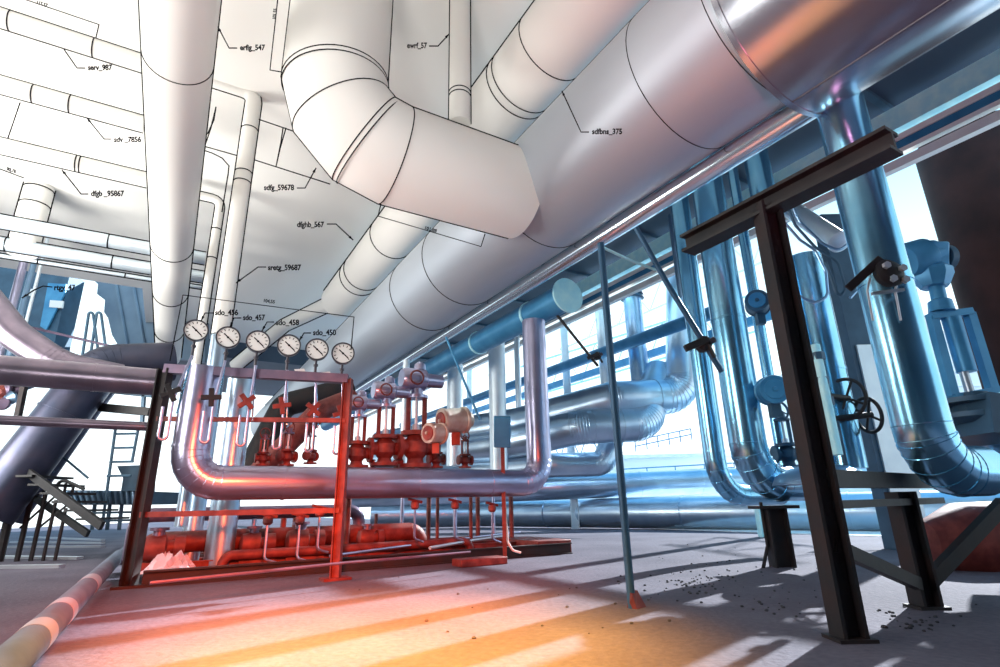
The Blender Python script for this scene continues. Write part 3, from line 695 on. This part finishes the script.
for x, yb, yt, _, kind, lab in vl:
    f = on_a(x, yb, la+.45); ht = along(f, Z, (x, yt)).z - f.z
    tot = .28+.27+(.31 if kind == 'actuator' else .24)
    make_valve('gate_valve', lab, f, ht/tot, kind, STEELP if kind == 'actuator' else RED, RED, ang=TH)
# small valves and fittings behind left of the rack post
for i, (x, yb, yt, lab) in enumerate([(262, 466, 428, 'small handwheel valve behind the third impulse tube'), (286, 466, 420, 'small handwheel valve behind the fourth impulse tube'),
                                 (310, 464, 425, 'small handwheel valve left of the red rack post'), (372, 468, 445, 'tiny handwheel valve between the first two actuated valves'),
                                 (398, 468, 440, 'tiny handwheel valve left of the tallest actuated valve')]):
    f = on_a(x, yb, la+.6); ht = along(f, Z, (x, yt)).z-f.z
    make_valve('handwheel_valve', lab, f, ht/.79, 'wheel', VIOLET, RED, ang=TH+.4*i)
# tan motor drums
def motor(px, D, rad, ln, label, dirv, m=TAN):
    c = at(*px, D); d = V(dirv).normalized(); r = thing('motor', label, 'motor', c)
    M().lathe(c, d, [(0, rad*.75), (0, rad), (.03, rad*1.05), (.05, rad*.98), (ln*.7, rad), (ln*.72, rad*1.1), (ln*.8, rad*1.1), (ln*.82, rad*.7), (ln, rad*.6)], 32).build('housing', m, r)
    M().lathe(c-d*.012, d, [(0, rad*.7), (.02, rad*.76)], 32).build('end_cover', RED if m is TAN else BLUE, r)
    M().lathe(c-d*.03, d, [(0, rad*.15), (.03, rad*.2)], 16).build('hub', m, r)
    M().bar(c+d*ln*.5-Z*rad, c+d*ln*.5-Z*(rad*2.0), rad*.6, rad*.7).build('foot', RED if m is TAN else DBLUE, r)
    return r
motor((441, 421), 5.9, .135, .38, 'larger tan cylindrical motor facing left among the valves', (.8, .55, .10))
motor((428, 433), 5.7, .105, .24, 'smaller tan cylindrical motor below left of the larger one', (.6, .75, .05))
motor((775, 389), 5.2, .135, .3, 'blue round motor facing the viewer left of the black post', (.25, 1, .1), BLUE)
motor((757, 300), 5.9, .13, .28, 'dark blue round motor behind the black post below the cross beam', (.5, 1, .0), DBLUE)
# handwheel group right of post 1
f = at(845, 455, 5.6)
for i, (px, R_, dv, lab) in enumerate([((846, 398), .19, (1, .55, 0), 'black spoked handwheel seen obliquely right of the black post'), ((868, 415), .17, (1, .1, .1), 'black handwheel seen edge-on, rightmost of the pair')]):
    c = at(*px, 5.4); d = V(dv).normalized(); hw = thing('large_handwheel', lab, 'wheel', c)
    M().ring(c, d, R_, .018, 32, 8).build('rim', BLACK, hw); u = (Z-d*Z.dot(d)).normalized(); v_ = d.cross(u)
    for q in range(4): e = u*cos(q*pi/2+.5)+v_*sin(q*pi/2+.5); M().sweep([c, c+e*R_], .013, 8).build('spoke', BLACK, hw)
    M().sweep([c+d*.04, c-d*.42], .03, 12).build('spindle', BLACK, hw)
    M().sweep([c-d*.35, c-d*.35-Z*.45], .022, 10).build('support', DBLUE, hw)
# instrument column right of post
ic = thing('instrument_column', 'thin light blue fitting column clinging to the right of the black post', 'pipe', at(822, 360, 4.2))
M().sweep([at(815, 345, 4.2), at(838, 455, 4.15)], .035, 14).build('tube', LBLUE, ic)
for y_, x_ in ((360, 819), (385, 823), (405, 828), (440, 834)): M().lathe(at(x_, y_, 4.2), Z, [(0, .05), (.06, .05)], 8).build('fitting', DBLUE, ic)
# dark handwheel valve low behind left riser pair
make_valve('handwheel_valve', 'dark blue handwheel valve between middle riser and black post', at(790, 468, 6.2), .95, 'wheel', DBLUE, DBLUE)
# large gate valve right
vf = at(990, 440, 4.6); gv = thing('large_gate_valve', 'tall blue gate valve with square yoke near the brown vessel', 'valve', vf)
k = 4.6/FPX
def vp_(x, y): return at(x, y, 4.6)
M().bar(vp_(983, 440), vp_(979, 402), .62, .34).build('flange', DBLUE, gv)
M().lathe(vp_(978, 424), vp_(971, 396)-vp_(978, 424), [(0, .2), (.04, .28), (.08, .28), (.08, .16), (.16, .14), (.16, .30), (.20, .30), (.2, .14), (.26, .12)], 28).build('body', DBLUE, gv)
for xa, ya, xb, yb_ in ((932, 317, 953, 396), (969, 313, 992, 388)): M().bar(vp_(xa, ya), vp_(xb, yb_), .07, .07).build('yoke_bar', BLUE, gv)
M().bar(vp_(929, 317), vp_(970, 312), .09, .06).build('yoke_head', BLUE, gv)
M().bar(vp_(951, 398), vp_(996, 390), .12, .05).build('yoke_foot', BLUE, gv)
M().sweep([vp_(937, 285), vp_(971, 396)], .035, 14).build('stem', LGREY, gv)
M().sweep([vp_(951, 318), vp_(967, 372)], .075, 14).build('gland', BLUE, gv)
M().lathe(vp_(942, 312), vp_(936, 285)-vp_(942, 312), [(0, .10), (.10, .09), (.12, .06), (.26, .06)], 20).build('bonnet', BLUE, gv)
M().lathe(vp_(935, 287), vp_(929, 262)-vp_(935, 287), [(0, .11), (.1, .16), (.16, .16), (.2, .12)], 8).build('gearbox', BLUE, gv)
M().lathe(vp_(905, 262), vp_(940, 252)-vp_(905, 262), [(0, .14), (.04, .17), (.2, .17), (.24, .13), (.3, .13)], 24).build('actuator', BLUE, gv)
M().obox(vp_(928, 256), RR*.11, UU*.12, F_*.12).build('actuator_box', BLUE, gv, bevel=.02)
M().lathe(vp_(942, 258), V((1, .1, 0)), [(0, .12), (.06, .12)], 20).build('actuator_wheel', DBLUE, gv)
# large dull flanged disc and bend at the right edge
dd = thing('flanged_bend', 'dull flanged pipe bend low at the right edge behind the widest riser', 'pipe', at(990, 445, 5.0))
M().sweep(fillet([at(960, 436, 5.2), at(1010, 436, 5.0), at(1030, 480, 4.8)], .3), .26, 36).build('pipe_shell', STEELD, dd)
tank = thing('red_base', 'dark red rounded pump base low at the right edge', 'base', at(985, 510, 5.0))
M().lathe(at(1010, 515, 5.4)-Z*.22, V((1, 0, 0)), [(-.9, .0), (-.85, .18), (-.5, .34), (.6, .36)], 36).build('casing', RED, tank)
# grey domes behind the post on low beam
tag(M().lathe(at(822, 484, 5.2), Z, [(0, .42), (.08, .38), (.15, .24), (.19, .05)], 36).build('domed_cover', STEELD), 'low grey domed cover behind the black post', 'cover')
# ================================================================== ELECTRICAL BOX
eb = on_z(505, 560); c = along(eb, Z, (503, 432))
ep = thing('junction_box', 'blue grey junction box on a slim red post at the right of the valve row', 'box', eb)
M().bar(eb, V((eb.x, eb.y, c.z+.1)), .05, .05).build('post', RED, ep)
M().obox(c+V((.0, -.04, 0)), RR*.11, F_*.06, UU*.20).build('box', BLUE, ep, bevel=.012)
M().obox(c+RR*.04-F_*.065, RR*.06, F_*.008, UU*.18).build('cover', LBLUE, ep, bevel=.01)
M().sweep(fillet([c+V((-.02, .05, -.15)), V((eb.x+.04, eb.y+.1, .2)), V((eb.x+.1, eb.y+.1, .1)), V((eb.x+.2, eb.y+.12, .07))], .06), .014, 8).build('conduit', WHITE, ep)
# ================================================================== SKID
s0 = on_z(140, 590); sa = s0.dot(A); sb0 = s0.dot(B); sb1 = on_z(556, 552).dot(B)
sk = thing('skid', 'low dark red steel skid carrying the loop pipe supports', 'skid', P(sa, sb0, 0))
M().obox(P(sa+1.55, (sb0+sb1)/2, .035), A*1.25, B*((sb1-sb0)/2), Z*.035).build('deck', RED, sk, smooth=False)
M().ibeam(P(sa+.2, sb0, .07), P(sa+.2, sb1, .07), .1, .14, .014).build('side_channel', RUST, sk)
for i in range(5): M().ibeam(P(sa+.75+i*.42, sb0+.1, .12), P(sa+.75+i*.42, sb1-.1, .12), .06, .08, .012).build('rail', RED, sk)
M().obox(P(sa+.75, sb1-.25, .09), A*.55, B*.28, Z*.09).build('end_block', RED, sk, bevel=.01)
M().obox(on_z(480, 565)+Z*.04, A*.12, B*.3, Z*.04).build('step_block', RED, sk, bevel=.01)
for i, (x, y) in enumerate([(345, 560), (401, 548), (428, 546), (437, 545), (455, 541), (471, 547), (478, 545), (494, 540), (512, 545), (375, 545), (265, 548), (292, 548), (280, 560), (250, 560)]):
    f = on_z(x, y, .07); zt_ = lz - rl*.8 if i < 9 else .55
    M().sweep([f, V((f.x, f.y, max(.4, zt_)))], .028 if i % 2 else .035, 10).build('leg', [RED, STEELP, RED][i % 3], sk)
for i, (x, y) in enumerate([(415, 505), (455, 505), (492, 508), (300, 520), (268, 520), (320, 512)]):
    f = on_a(x, y, la+.1); hv = thing('drain_valve', ['red drain valve under the loop pipe below the second actuated valve', 'red drain valve under the loop pipe below the tan motors', 'red drain valve under the loop pipe beside the junction box', 'red drain valve low behind the red rack post', 'red drain valve low beside the fat riser', 'red drain valve just left of the red rack post'][i], 'valve', f)
    M().lathe(f-Z*.05, Z, [(0, .03), (.02, .05), (.08, .05), (.1, .03)], 14).build('body', RED, hv)
    M().bar(f-B*.09+Z*.07, f+B*.09+Z*.03, .02, .03).build('lever', RED, hv)
    M().sweep(fillet([f-Z*.05, f-Z*.38, f-Z*.42+B*.12], .05), .013, 8).build('drain_tube', STEELP, hv)
hb = lambda px, z_, da: P(la+da, on_a(px, 500, la+da).dot(B), z_)
for i, (x0_, x1__, z_, da, rr_, lab) in enumerate([(150, 420, .34, .9, .11, 'dark red header pipe running low behind the rack above the skid'), (140, 360, .62, 1.5, .08, 'thinner dark header pipe above and behind the low red one'), (230, 470, .20, .5, .05, 'slim red pipe just above the skid deck')]):
    pipe('header_pipe', lab, 'pipe', [hb(x0_, z_, da)-Z*(z_-.1), hb(x0_, z_, da), hb(x1__, z_, da), hb(x1__, z_, da)-Z*(z_-.1)], rr_, [RED, VIOLET, RED][i], rad=.15, seams=[hb(x0_*.6+x1__*.4, z_, da)], fn=5)
for i, (x_, s_) in enumerate([(170, 1.0), (262, .9), (308, 1.05), (372, .8)]):
    c = hb(x_, .30, .65); pm = thing('pump', ['dark red pump low behind the black rack post', 'dark red pump right of the fat riser', 'dark red pump just left of the red rack post', 'dark red pump right of the red rack post'][i], 'pump', V((c.x, c.y, .07)))
    M().lathe(c-B*.2*s_, B, [(0, .05*s_), (.02, .11*s_), (.10*s_, .13*s_), (.22*s_, .13*s_), (.24*s_, .07*s_), (.30*s_, .07*s_), (.30*s_, .11*s_), (.40*s_, .11*s_)], 24).build('casing', RED, pm)
    M().lathe(c-B*.05*s_, Z, [(0, .06*s_), (.17*s_, .055*s_), (.17*s_, .09*s_), (.2*s_, .09*s_)], 20).build('outlet', VIOLET, pm)
    M().obox(V((c.x, c.y, .12)), B*.2*s_, A*.1*s_, Z*.05).build('foot', RED, pm)
# loose plank / tube lines on the skid
for i, (p_, q_, r_, lab) in enumerate([((150, 583), (470, 552), .012, 'long thin hose lying along the skid edge'), ((330, 556), (520, 532), .015, 'pale thin pipe slanting across the skid'), ((430, 548), (505, 536), .02, 'short pale tube on the skid beside the junction box post')]):
    a_ = on_z(*p_, .19); b_ = on_z(*q_, .19)
    tag(M().sweep([a_, (a_+b_)/2+Z*.01, b_], r_, 8).build('loose_tube', [VIOLET, STEELP, LGREY][i]), lab, 'tube')
# ================================================================== LEFT SIDE
x1_, r1_ = cyl(B, (0, 355), (0, 385), D=6.7)
l1 = along(x1_, B, (168, 380))
pipe('left_pipe', 'shiny thick horizontal pipe at the left ending at the black rack post', 'pipe', [along(x1_, B, (-4, 370))-B*1.5, l1], r1_, UMBER, seams=[along(x1_, B, (95, 374))])
x1_, r1_ = cyl(B, (0, 415), (0, 425), D=6.6)
pipe('left_rail_pipe', 'thin brown horizontal pipe below the thick shiny one at left', 'pipe', [along(x1_, B, (-4, 420))-B*1.2, along(x1_, B, (160, 424))], r1_, UMBER)
pipe('inclined_pipe', 'fat dark inclined pipe climbing from lower left and levelling toward the rack', 'pipe', [at(-15, 516, 8.2), at(100, 366, 8.8), at(172, 362, 9.5)], .36, DARKCLAD, rad=.5, seams=[at(60, 412, 8.5)], fn=6)
pipe('inclined_pipe', 'second inclined pipe just right of the fat dark one', 'pipe', [at(10, 520, 9.6), at(95, 400, 10), at(135, 350, 10.4)], .20, DARKCLAD)
pipe('curved_pipe', 'pinkish silver curved pipe sweeping down at the far left', 'pipe', [at(-20, 292, 7.6), at(15, 335, 7.7), at(60, 366, 7.9), at(120, 378, 8.4)], .22, UMBER, rad=.8, fn=8)
vpipe('left_column', 'pale round column at the far left behind the curved pipe', 14, 24, 280, 13, 225, 420, STEELP)
vpipe('left_column', 'slim bright column right of the pale round column', 35, 39, 280, 13, 235, 330, PALE)
vpipe('left_column', 'round blue column at the left just inside the rail', 26, 33, 280, 13.4, 232, 420, STEELD)
# left-end far gable wall with windows (dark blue cladding)
gw = thing('left_gable', 'dark cladded tower with small lit windows far at the left', 'building', at(50, 500, 15))
M().add([at(20, 250, 15), at(75, 252, 15), at(84, 262, 15), at(62, 372, 15), at(40, 430, 15), at(10, 430, 15)], [(0, 1, 2, 3, 4, 5)])
def panel(pxs, D, th, name, m, root):
    f = [at(x, y, D) for x, y in pxs]; g = [p+V((0, th, 0)) for p in f]; n = len(f)
    return M().add(f+g, [tuple(range(n)), tuple(range(2*n-1, n-1, -1))]+[(i, (i+1) % n, n+(i+1) % n, n+i) for i in range(n)]).build(name, m, root, smooth=False)
panel([(-30, 240), (50, 262), (70, 274), (48, 372), (-30, 400)], 15, .6, 'wall', DBLUE, gw)
for q in [[(50, 300), (63, 301), (62, 308), (49, 307)], [(27, 288), (33, 289), (30, 296), (25, 294)], [(17, 313), (23, 314), (22, 320), (16, 319)]]:
    panel(q, 14.9, .05, 'window', WHITE, gw)
panel([(48, 283), (66, 284), (65, 292), (46, 330), (40, 326)], 14.92, .05, 'cladding_sheet', BLUE, gw)
# blue roof sheet at left, beyond the opening
rs = thing('roof_sheet', 'dark blue grey roof sheet with ragged edge behind the overhead pipe', 'roof', at(130, 320, 16))
panel([(86, 274), (150, 284), (205, 298), (205, 362), (122, 352), (112, 335), (108, 318), (104, 312), (105, 300), (97, 294), (98, 284)], 16, .25, 'sheet', SLATE, rs)
for x_ in (128, 145, 166): M().sweep([at(x_-12, 284, 15.95), at(x_, 350, 15.95)], .05, 6).build('rib', SLATE, rs)
rl_ = thing('access_handrail', 'dark access handrail with curved tops before the bright opening', 'railing', at(80, 345, 10))
for xx_ in (84, 92): M().sweep(fillet([at(xx_-4, 372, 10), at(xx_+5, 312, 10), at(xx_+9, 313, 10), at(xx_+14, 350, 10)], .1), .025, 8).build('hoop', DBLUE, rl_)
M().sweep([at(25, 326, 10), at(110, 346, 10)], .025, 8).build('rail', VIOLET, rl_)
# ladder, platform, stair at far left
lad = thing('ladder', 'thin dark ladder against the bright opening at left', 'ladder', at(105, 520, 9))
for xa, xb in ((116, 103), (139, 132)): M().sweep([at(xa, 425, 9), at(xb, 520 if xa < 120 else 462, 9)], .022, 8).build('stile', DBLUE, lad)
for t_ in range(4): M().sweep([at(115-t_*2.6, 434+t_*14, 9), at(138-t_*2.3, 434+t_*14-.5, 9)], .018, 8).build('rung', DBLUE, lad)
pf = thing('platform', 'dark ribbed platform deck below the ladder at left', 'platform', at(95, 505, 9.5))
panel([(64, 490), (140, 491), (136, 504), (80, 505)], 9.5, 1.6, 'deck', DBLUE, pf)
for i in range(12): M().bar(at(67+i*6, 491, 9.45), at(72+i*5.6, 504, 9.45), .03, .03).build('rib', STEELD, pf)
panel([(117, 466), (144, 465), (142, 491), (121, 491), (123, 478)], 9.4, .35, 'hopper', DBLUE, pf)
for x_ in (95, 110, 122, 134): M().sweep([at(x_, 503, 9.6), at(x_-3, 530, 9.6)], .03, 8).build('leg', DBLUE, pf)
for y_ in (513, 521): M().sweep([at(92, y_, 9.6), at(134, y_-1, 9.6)], .018, 8).build('rail', DBLUE, pf)
st = thing('stair', 'dark steel stair descending right at the far left', 'stair', at(60, 500, 7.8))
M().bar(at(28, 472, 8.2), at(102, 526, 7.6), .05, .11).build('stringer', BLACK, st)
M().bar(at(12, 482, 9), at(88, 534, 8.4), .05, .09).build('stringer', BLACK, st)
for i in range(6): a_ = at(30+i*12, 476+i*8.6, 8.1); M().obox(a_+V((-.05, .35, 0)), V((.12, 0, 0)), V((0, .4, 0)), Z*.015).build('tread', BLACK, st)
hr_ = thing('stair_handrail', 'curved dark handrail beside the platform at left', 'railing', at(70, 480, 8.5))
M().sweep(fillet([at(56, 488, 8.5), at(60, 481, 8.5), at(66, 481, 8.5), at(84, 489, 8.5)], .08), .025, 8).build('rail', BLACK, hr_)
for x_ in (58, 66, 74): M().sweep([at(x_, 483, 8.5), at(x_-2, 494, 8.5)], .02, 8).build('baluster', BLACK, hr_)
for i, (pa, pb_) in enumerate([((50, 446), (88, 478)), ((44, 462), (54, 472))]):
    tag(M().sweep([at(*pa, 8.8), at(*pb_, 8.8)], .018, 8).build('stay_rod', DBLUE), ['long thin stay rod slanting before the bright opening at left', 'short thin stay rod beside the inclined pipe at left'][i], 'rod')
for i, (xa, ya, xb, yb_, w) in enumerate([(16, 480, 6, 530, .10), (34, 478, 24, 530, .06), (46, 492, 38, 528, .05), (56, 500, 50, 528, .04), (66, 508, 60, 536, .04)]):
    p0 = at(xb, yb_, 8.6); p1 = at(xa, ya, 8.6)
    tag(M().sweep([V((p0.x, p0.y, 0)), V((p0.x, p0.y, p1.z))], w*.6, 8).build('trestle_post', RUST), ['thick dark trestle post at the far left edge', 'second dark trestle post from the left edge', 'third dark trestle post under the stair', 'fourth thin trestle post under the stair', 'rightmost thin trestle post under the stair foot'][i], 'post')
tr = thing('cross_bracing', 'thin crossed bracing rods between the trestle posts', 'rod', at(40, 510, 8.6))
for pa, pb_ in [((10, 515), (48, 488)), ((20, 528), (60, 492)), ((36, 530), (66, 506)), ((4, 490), (30, 474))]: M().sweep([at(*pa, 8.6), at(*pb_, 8.6)], .018, 6).build('brace', BLACK, tr)
lc = thing('left_truss_rail', 'pair of dark girders crossing between the two left horizontal pipes', 'beam', at(110, 410, 9))
M().bar(at(75, 405, 9), at(150, 412, 9), .1, .13).build('girder', BLACK, lc)
M().bar(at(85, 389, 9), at(152, 396, 9), .05, .05).build('girder', DBLUE, lc)
M().bar(at(144, 394, 9), at(142, 424, 9), .05, .05).build('upright', DBLUE, lc)
# equipment clutter far left (0-30, 385-415)
cl = thing('pump_unit', 'small dark pump unit with bolted covers at the far left edge', 'pump', at(12, 400, 9))
for i in range(9):
    c = at(2+random.random()*20, 388+random.random()*24, 9+random.random()*.5)
    M().lathe(c, V((random.random()-.5, -1, random.random()-.5)), [(0, .10), (.05, .12), (.1, .08), (.14, .05)], 14).build('cover', [STEELD, VIOLET, RED][i % 3], cl)
M().bar(at(25, 382, 9), at(18, 416, 9), .08, .08).build('bracket', RUST, cl)
M().bar(at(0, 384, 9.3), at(24, 384, 9.3), .1, .1).build('shelf', RUST, cl)
# ground pipe with white bands

gb = -.68; ga = lambda a: P(a, gb, .12)
e_ = thing('lagged_floor_pipe', 'grey lagged pipe with white bands lying on the floor at lower left', 'pipe', ga(2))
xg, rg = cyl(A, (7, 640), (38, 660), z=.115)
ga = lambda a: xg + A*(a-xg.dot(A))
g_end = along(xg, A, (112, 545)).dot(A)
M().sweep([ga(.6), ga(g_end)], rg, 32).build('pipe_shell', WRAP, e_)
for (x, y), w in (((36, 640), .10), ((57, 612), .10), ((82, 580), .16)):
    a_ = along(xg, A, (x, y)).dot(A)
    M().lathe(ga(a_-w), A, [(0, rg), (0, rg*1.03), (2*w, rg*1.03), (2*w, rg)], 32).build('white_band', WRAPL, e_)
pipe('floor_pipe', 'thinner grey continuation pipe beyond the banded floor pipe', 'pipe', [ga(g_end), ga(g_end+5)], rg*.7, WRAP)
# planks
for i, (xa, ya, xb, yb_) in enumerate([(28, 537, 103, 540), (12, 542, 103, 543), (-5, 547, 103, 546.5), (-5, 557, 80, 558), (-5, 567, 62, 566)]):
    a_ = on_z(xa, ya, .02); b_ = on_z(xb, yb_, .02)
    tag(M().bar(a_, b_, .10, .04).build('plank', WRAPL if i < 3 else LGREY), ['farthest pale plank on the floor at left', 'second pale plank on the floor at left', 'third pale plank, longest of the far three', 'greyish plank nearer the viewer at left', 'nearest greyish plank beside the banded pipe'][i], 'plank', 'planks on the floor')
# plastic sheet heap
hp0 = on_z(158, 582); bmv = []; mm = M(); N_ = 14
for i in range(N_):
    for j in range(N_):
        u, v_ = i/(N_-1)-.5, j/(N_-1)-.5; h = max(0, .16*(1-4*(u*u+v_*v_)))*(.5+random.random())
        mm.v.append(hp0+V((u*.5+random.uniform(-.015, .015), v_*.45+random.uniform(-.015, .015)+.15, .08+h)))
mm.f = [(i*N_+j, (i+1)*N_+j, (i+1)*N_+j+1, i*N_+j+1) for i in range(N_-1) for j in range(N_-1)]
tag(mm.build('plastic_sheet', PLASTIC, smooth=False), 'crumpled clear plastic sheet heaped behind the black rack post foot', 'plastic sheet')
# debris on the floor
stuff = M()
for (cx, cy, sx, sy, n) in [(700, 578, 55, 14, 60), (775, 605, 30, 10, 22), (915, 622, 30, 8, 26), (690, 585, 30, 8, 40), (890, 612, 20, 5, 14), (600, 620, 60, 25, 8), (460, 610, 160, 25, 10), (760, 575, 200, 30, 26)]:
    for _ in range(n):
        p = on_z(random.gauss(cx, sx*.6), max(545, random.gauss(cy, sy*.7))); s_ = random.uniform(.005, .014)
        stuff.lathe(p, Z, [(0, s_*.8), (s_*.4, s_), (s_*.9, s_*.5)], 5)
g_ = stuff.build('gravel', STONE, smooth=False); g_['kind'] = 'stuff'; tag(g_, 'scattered dark gravel and grit on the concrete floor', 'gravel')
# ================================================================== LIGHT
def light(kind, name, loc, target, energy, col, **kw):
    l = bpy.data.lights.new(name, kind); l.energy = energy; l.color = col
    for k_, v_ in kw.items(): setattr(l, k_, v_)
    o = bpy.data.objects.new(name, l); COL.objects.link(o); o.location = loc
    o.rotation_euler = (V(target)-V(loc)).to_track_quat('-Z', 'Y').to_euler(); return o
az = radians(44); el = radians(29)
sd_ = V((sin(az)*cos(el), cos(az)*cos(el), sin(el)))
light('SUN', 'sun', sd_*30, (0, 0, 0), 11.0, (.92, .97, 1.0), angle=radians(.8))
light('AREA', 'ceiling_fill', P(3, -5.5, 2.4), P(6, 1.0, 6.3), 330, (1, .97, .92), shape='DISK', size=3)  # added fill lamp, no real fixture: evens out the white ceiling
light('AREA', 'ceiling_fill', P(9.5, -4.5, 2.6), P(10, 1.0, 6.3), 520, (1, .97, .92), shape='DISK', size=3)  # second added fill for the far part of the ceiling
light('SPOT', 'drawing_fill', (-1.2, -1.2, .5), at(270, 90, 5), 900, (1, .97, .93), spot_size=radians(75), spot_blend=1.0, shadow_soft_size=.8)  # added fill from behind the camera, flattens shading on the drawn pipes
light('SPOT', 'amber_glow_fill', (-.3, 1.6, 2.9), on_z(390, 655), 3800, (1, .42, .05), spot_size=radians(62), spot_blend=1.0, shadow_soft_size=.15)  # added lamp out of view, makes the orange glow on the floor
light('SPOT', 'red_glow_fill', (-.7, 2.0, 1.5), (-1.35, 4.3, 0.0), 1900, (1, .10, .03), spot_size=radians(88), spot_blend=1.0, shadow_soft_size=.2)  # added lamp for the red glow around rack and skid
light('SPOT', 'rose_glow_fill', (.9, -.5, .9), ab(1.3), 420, (1, .20, .27), spot_size=radians(55), spot_blend=1.0, shadow_soft_size=.2)  # added lamp, tints the near end of the duct pink
w = bpy.data.worlds.new('world'); bpy.context.scene.world = w; w.use_nodes = True; nt = w.node_tree; N = nt.nodes; L = nt.links
bg = N['Background']; tc = N.new('ShaderNodeTexCoord'); sx = N.new('ShaderNodeSeparateXYZ'); L.new(tc.outputs['Generated'], sx.inputs[0])
cr = N.new('ShaderNodeValToRGB'); L.new(sx.outputs['Z'], cr.inputs[0]); e = cr.color_ramp.elements
e[0].position = 0; e[0].color = (.90, .97, 1, 1); e[1].position = .9; e[1].color = (.12, .42, .75, 1)
q = e.new(.28); q.color = (.80, .95, 1, 1); q = e.new(.5); q.color = (.35, .68, .90, 1)
L.new(cr.outputs[0], bg.inputs['Color']); bg.inputs['Strength'].default_value = 1.7
vs_ = bpy.context.scene.view_settings; vs_.view_transform = 'Standard'; vs_.look = 'None'; vs_.gamma = 1; vs_.exposure = 0.0; vs_.use_curve_mapping = False
bpy.context.scene.cycles.max_bounces = 8
